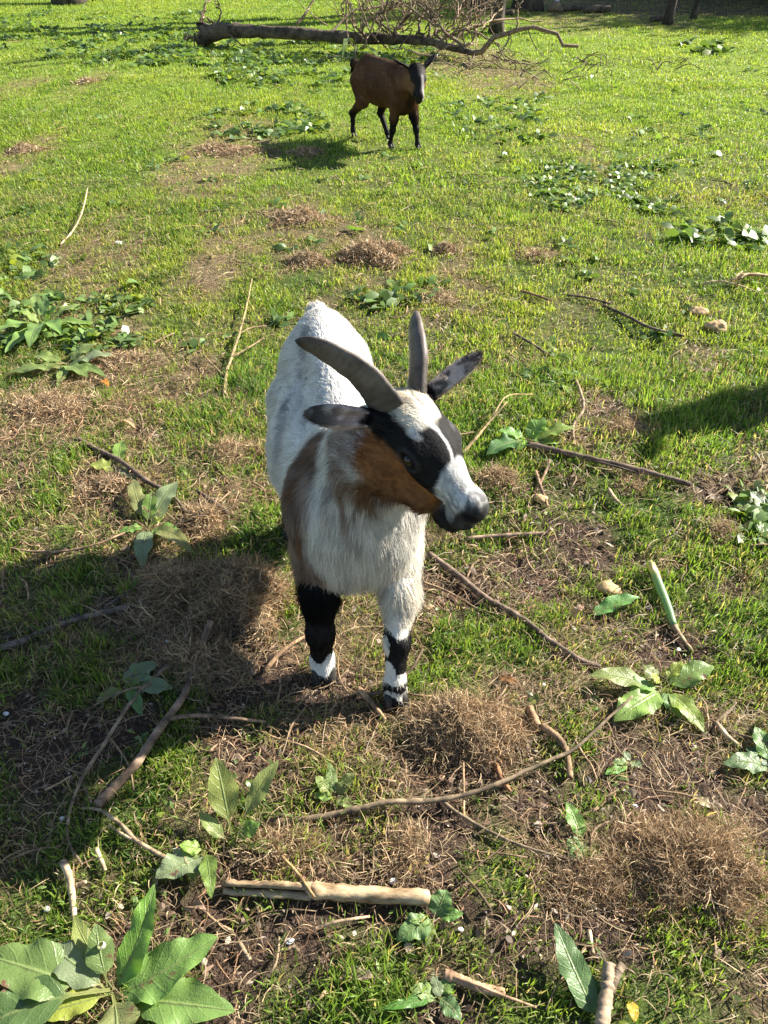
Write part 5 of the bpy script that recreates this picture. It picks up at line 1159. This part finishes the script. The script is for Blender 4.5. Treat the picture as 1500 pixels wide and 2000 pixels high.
# ---- standing trees, logs and the dark edge of the wood
solid('dark_bark', (0.035, 0.028, 0.022), (0.10, 0.08, 0.06), scale=12, rough=0.9, bump=1.0, bdist=0.02, stretch=(1, 1, .3))
leafy('foliage', rough=0.5, trans=0.3, spec=0.4, tint=(1.1, 1.1, .5))
def tree(x, y, r, H, crown_lo, crown_r, leaves, label, lean=(0, 0), seed=0, col=(.05, .10, .02), group='trees at the edge of the meadow'):
    rg = np.random.default_rng(seed); z0 = float(hgt(x, y)); root = empty('tree', (x, y, z0)); tag(root, label, 'tree', group)
    pts = [Vector((x, y, z0 - .05)), Vector((x + lean[0] * .15, y + lean[1] * .15, z0 + H * .15)), Vector((x + lean[0] * .5, y + lean[1] * .5, z0 + H * .5)), Vector((x + lean[0], y + lean[1], z0 + H))]
    C, R = smooth_path(pts, 26, [r * 1.25, r * .92, r * .6, r * .12]); R[0] *= 1.2; V, F = tube_arrays(list(C), list(R), 12, rg, .07); mb = MB(); mb.add(V, F)
    ends = []
    for k in range(12):
        i = int(26 * (crown_lo / H + (1 - crown_lo / H) * (k + .5) / 12.5)); i = min(i, 24); a = rg.uniform(0, 6.28); l = crown_r * rg.uniform(.6, 1.0) * (1 - .5 * k / 12); s = C[i]
        e = s + np.array([math.cos(a) * l, math.sin(a) * l, l * rg.uniform(.1, .5)]); c2, r2 = smooth_path([s, (s + e) / 2 + np.array([0, 0, .1 * l]), e], 9, [R[i] * .5, .01]); V, F = tube_arrays(list(c2), list(r2), 6, rg, .1); mb.add(V, F); ends += [c2[4], c2[6], e]
    mb.build('trunk', MATS['dark_bark'], root, root.location)
    E = np.array(ends); m = leaves; c0 = E[rg.integers(0, len(E), m)] + rg.normal(0, crown_r * .22, (m, 3)); s = rg.uniform(.05, .11, m) * (1 if leaves > 2000 else 1.3)
    D = rg.normal(0, 1, (m, 3)); D /= np.linalg.norm(D, axis=1)[:, None]; S = np.cross(D, rg.normal(0, 1, (m, 3))); S /= np.linalg.norm(S, axis=1)[:, None]
    Cc = np.stack([c0 - D * s[:, None], c0, c0 + D * s[:, None]], 1); Wd = s[:, None] * np.array([[.1, .5, .1]]); cc = np.array(col) * (.5 + rg.random(m)[:, None]); V, F, cv = ribbons(Cc, Wd, S, cc)
    mesh_np('crown', V, F, MATS['foliage'], root, cv, False, root.location); return root
def gx(px, py): p = G(px, py); return p.x, p.y
x, y = gx(968, 64); tree(x, y, .085, 13.5, 9.5, 1.2, 900, 'slim leaning tree trunk just right of the fallen branches', (.5, .6), 1)
x, y = gx(1303, 47); tree(x, y, .060, 12.5, 9.8, 1.0, 700, 'thin dark tree trunk standing alone in the bright grass on the right', (.6, .2), 2)
x, y = gx(1354, 36); tree(x, y, .040, 11.0, 8.8, .9, 500, 'thinnest tree trunk, at the edge of the shade', (.3, .3), 3)
x, y = gx(1030, 18); tree(x, y, .20, 14.0, 10.0, 1.5, 900, 'thick dark trunk behind the leaning slim one', (-.2, .3), 4)
x, y = gx(925, 12); tree(x, y, .17, 14.0, 10.5, 1.5, 900, 'dark trunk right behind the tangle of branches', (.1, .3), 5)
x, y = gx(943, 20); tree(x, y, .09, 12.0, 9.5, 1.0, 500, 'paler trunk beside the dark one behind the branches', (.1, .3), 6)
x, y = gx(135, 6); tree(x, y, .24, 14.0, 10.5, 1.5, 700, 'broad brown trunk at the top left', (0, .3), 7)
x, y = gx(190, 2); tree(x, y, .07, 12.0, 10.0, 1.0, 400, 'thin trunk right of the broad brown one at the top left', (0, .2), 8)
rt = random.Random(12)
for k, (x, y) in enumerate([(8.2, 17.2), (9.4, 17.9), (10.9, 17.1), (12.2, 18.0), (13.6, 16.5), (7.6, 19.4), (9.2, 19.2), (12.4, 19.4), (5.4, 20.6), (14.8, 17.8), (15.6, 15.4), (13.8, 14.4)]):
    tree(x + .5, y + 1.2, rt.uniform(.10, .20), rt.uniform(4.2, 6), rt.uniform(.35, .8), rt.uniform(1.5, 2.0), 5200, 'dense dark tree of the wood at the far right edge of the meadow', (0, 0), 50 + k, (.018, .034, .012), 'dark trees of the wood')
def log(px0, py0, px1, py1, r, label, seed):
    rg = np.random.default_rng(seed); a, b = G(px0, py0, r * .8), G(px1, py1, r * .8); C, R = smooth_path([a, (a + b) / 2, b], 14, [r, r * .95]); V, F = tube_arrays(list(C), list(R), 14, rg, .07); o = mesh_np('log', V, F, MATS['bark'], None, None, True, a); tag(o, label, 'log')
log(1092, 17, 1134, 15, .055, 'left cut log lying at the far edge of the grass', 1); log(1142, 18, 1190, 18, .06, 'right cut log lying at the far edge of the grass', 2); log(1272, 38, 1300, 34, .04, 'short log behind the lone thin trunk', 3)
log(985, 24, 1002, 26, .05, 'small pale log beside the thick dark trunk', 4)
lump('stump', 'low mossy stump under the white cloth at the far edge', 1082, 22, 14, 14, 9, 'mound', 'stump', 9)
lump('white_rag', 'small white rag draped on the mossy stump at the far edge', 1086, 14, 6, 5, 9, 'chalk', 'rag', 10)

# ---- unseen copy of the brown goat, added beyond the right edge as a shadow caster
def copy_tree(o, loc, rz):
    r = o.copy(); COL.objects.link(r); r.location = loc; r.rotation_euler = (0, 0, rz)
    for ch in list(o.children):
        c = ch.copy(); COL.objects.link(c); c.parent = r
    return r
shadow_caster = copy_tree(brown_goat, (2.0, 2.70, 0), math.radians(200)); shadow_caster['label'] = 'unseen copy of the brown goat, added out of frame to the right to cast the shadow there'
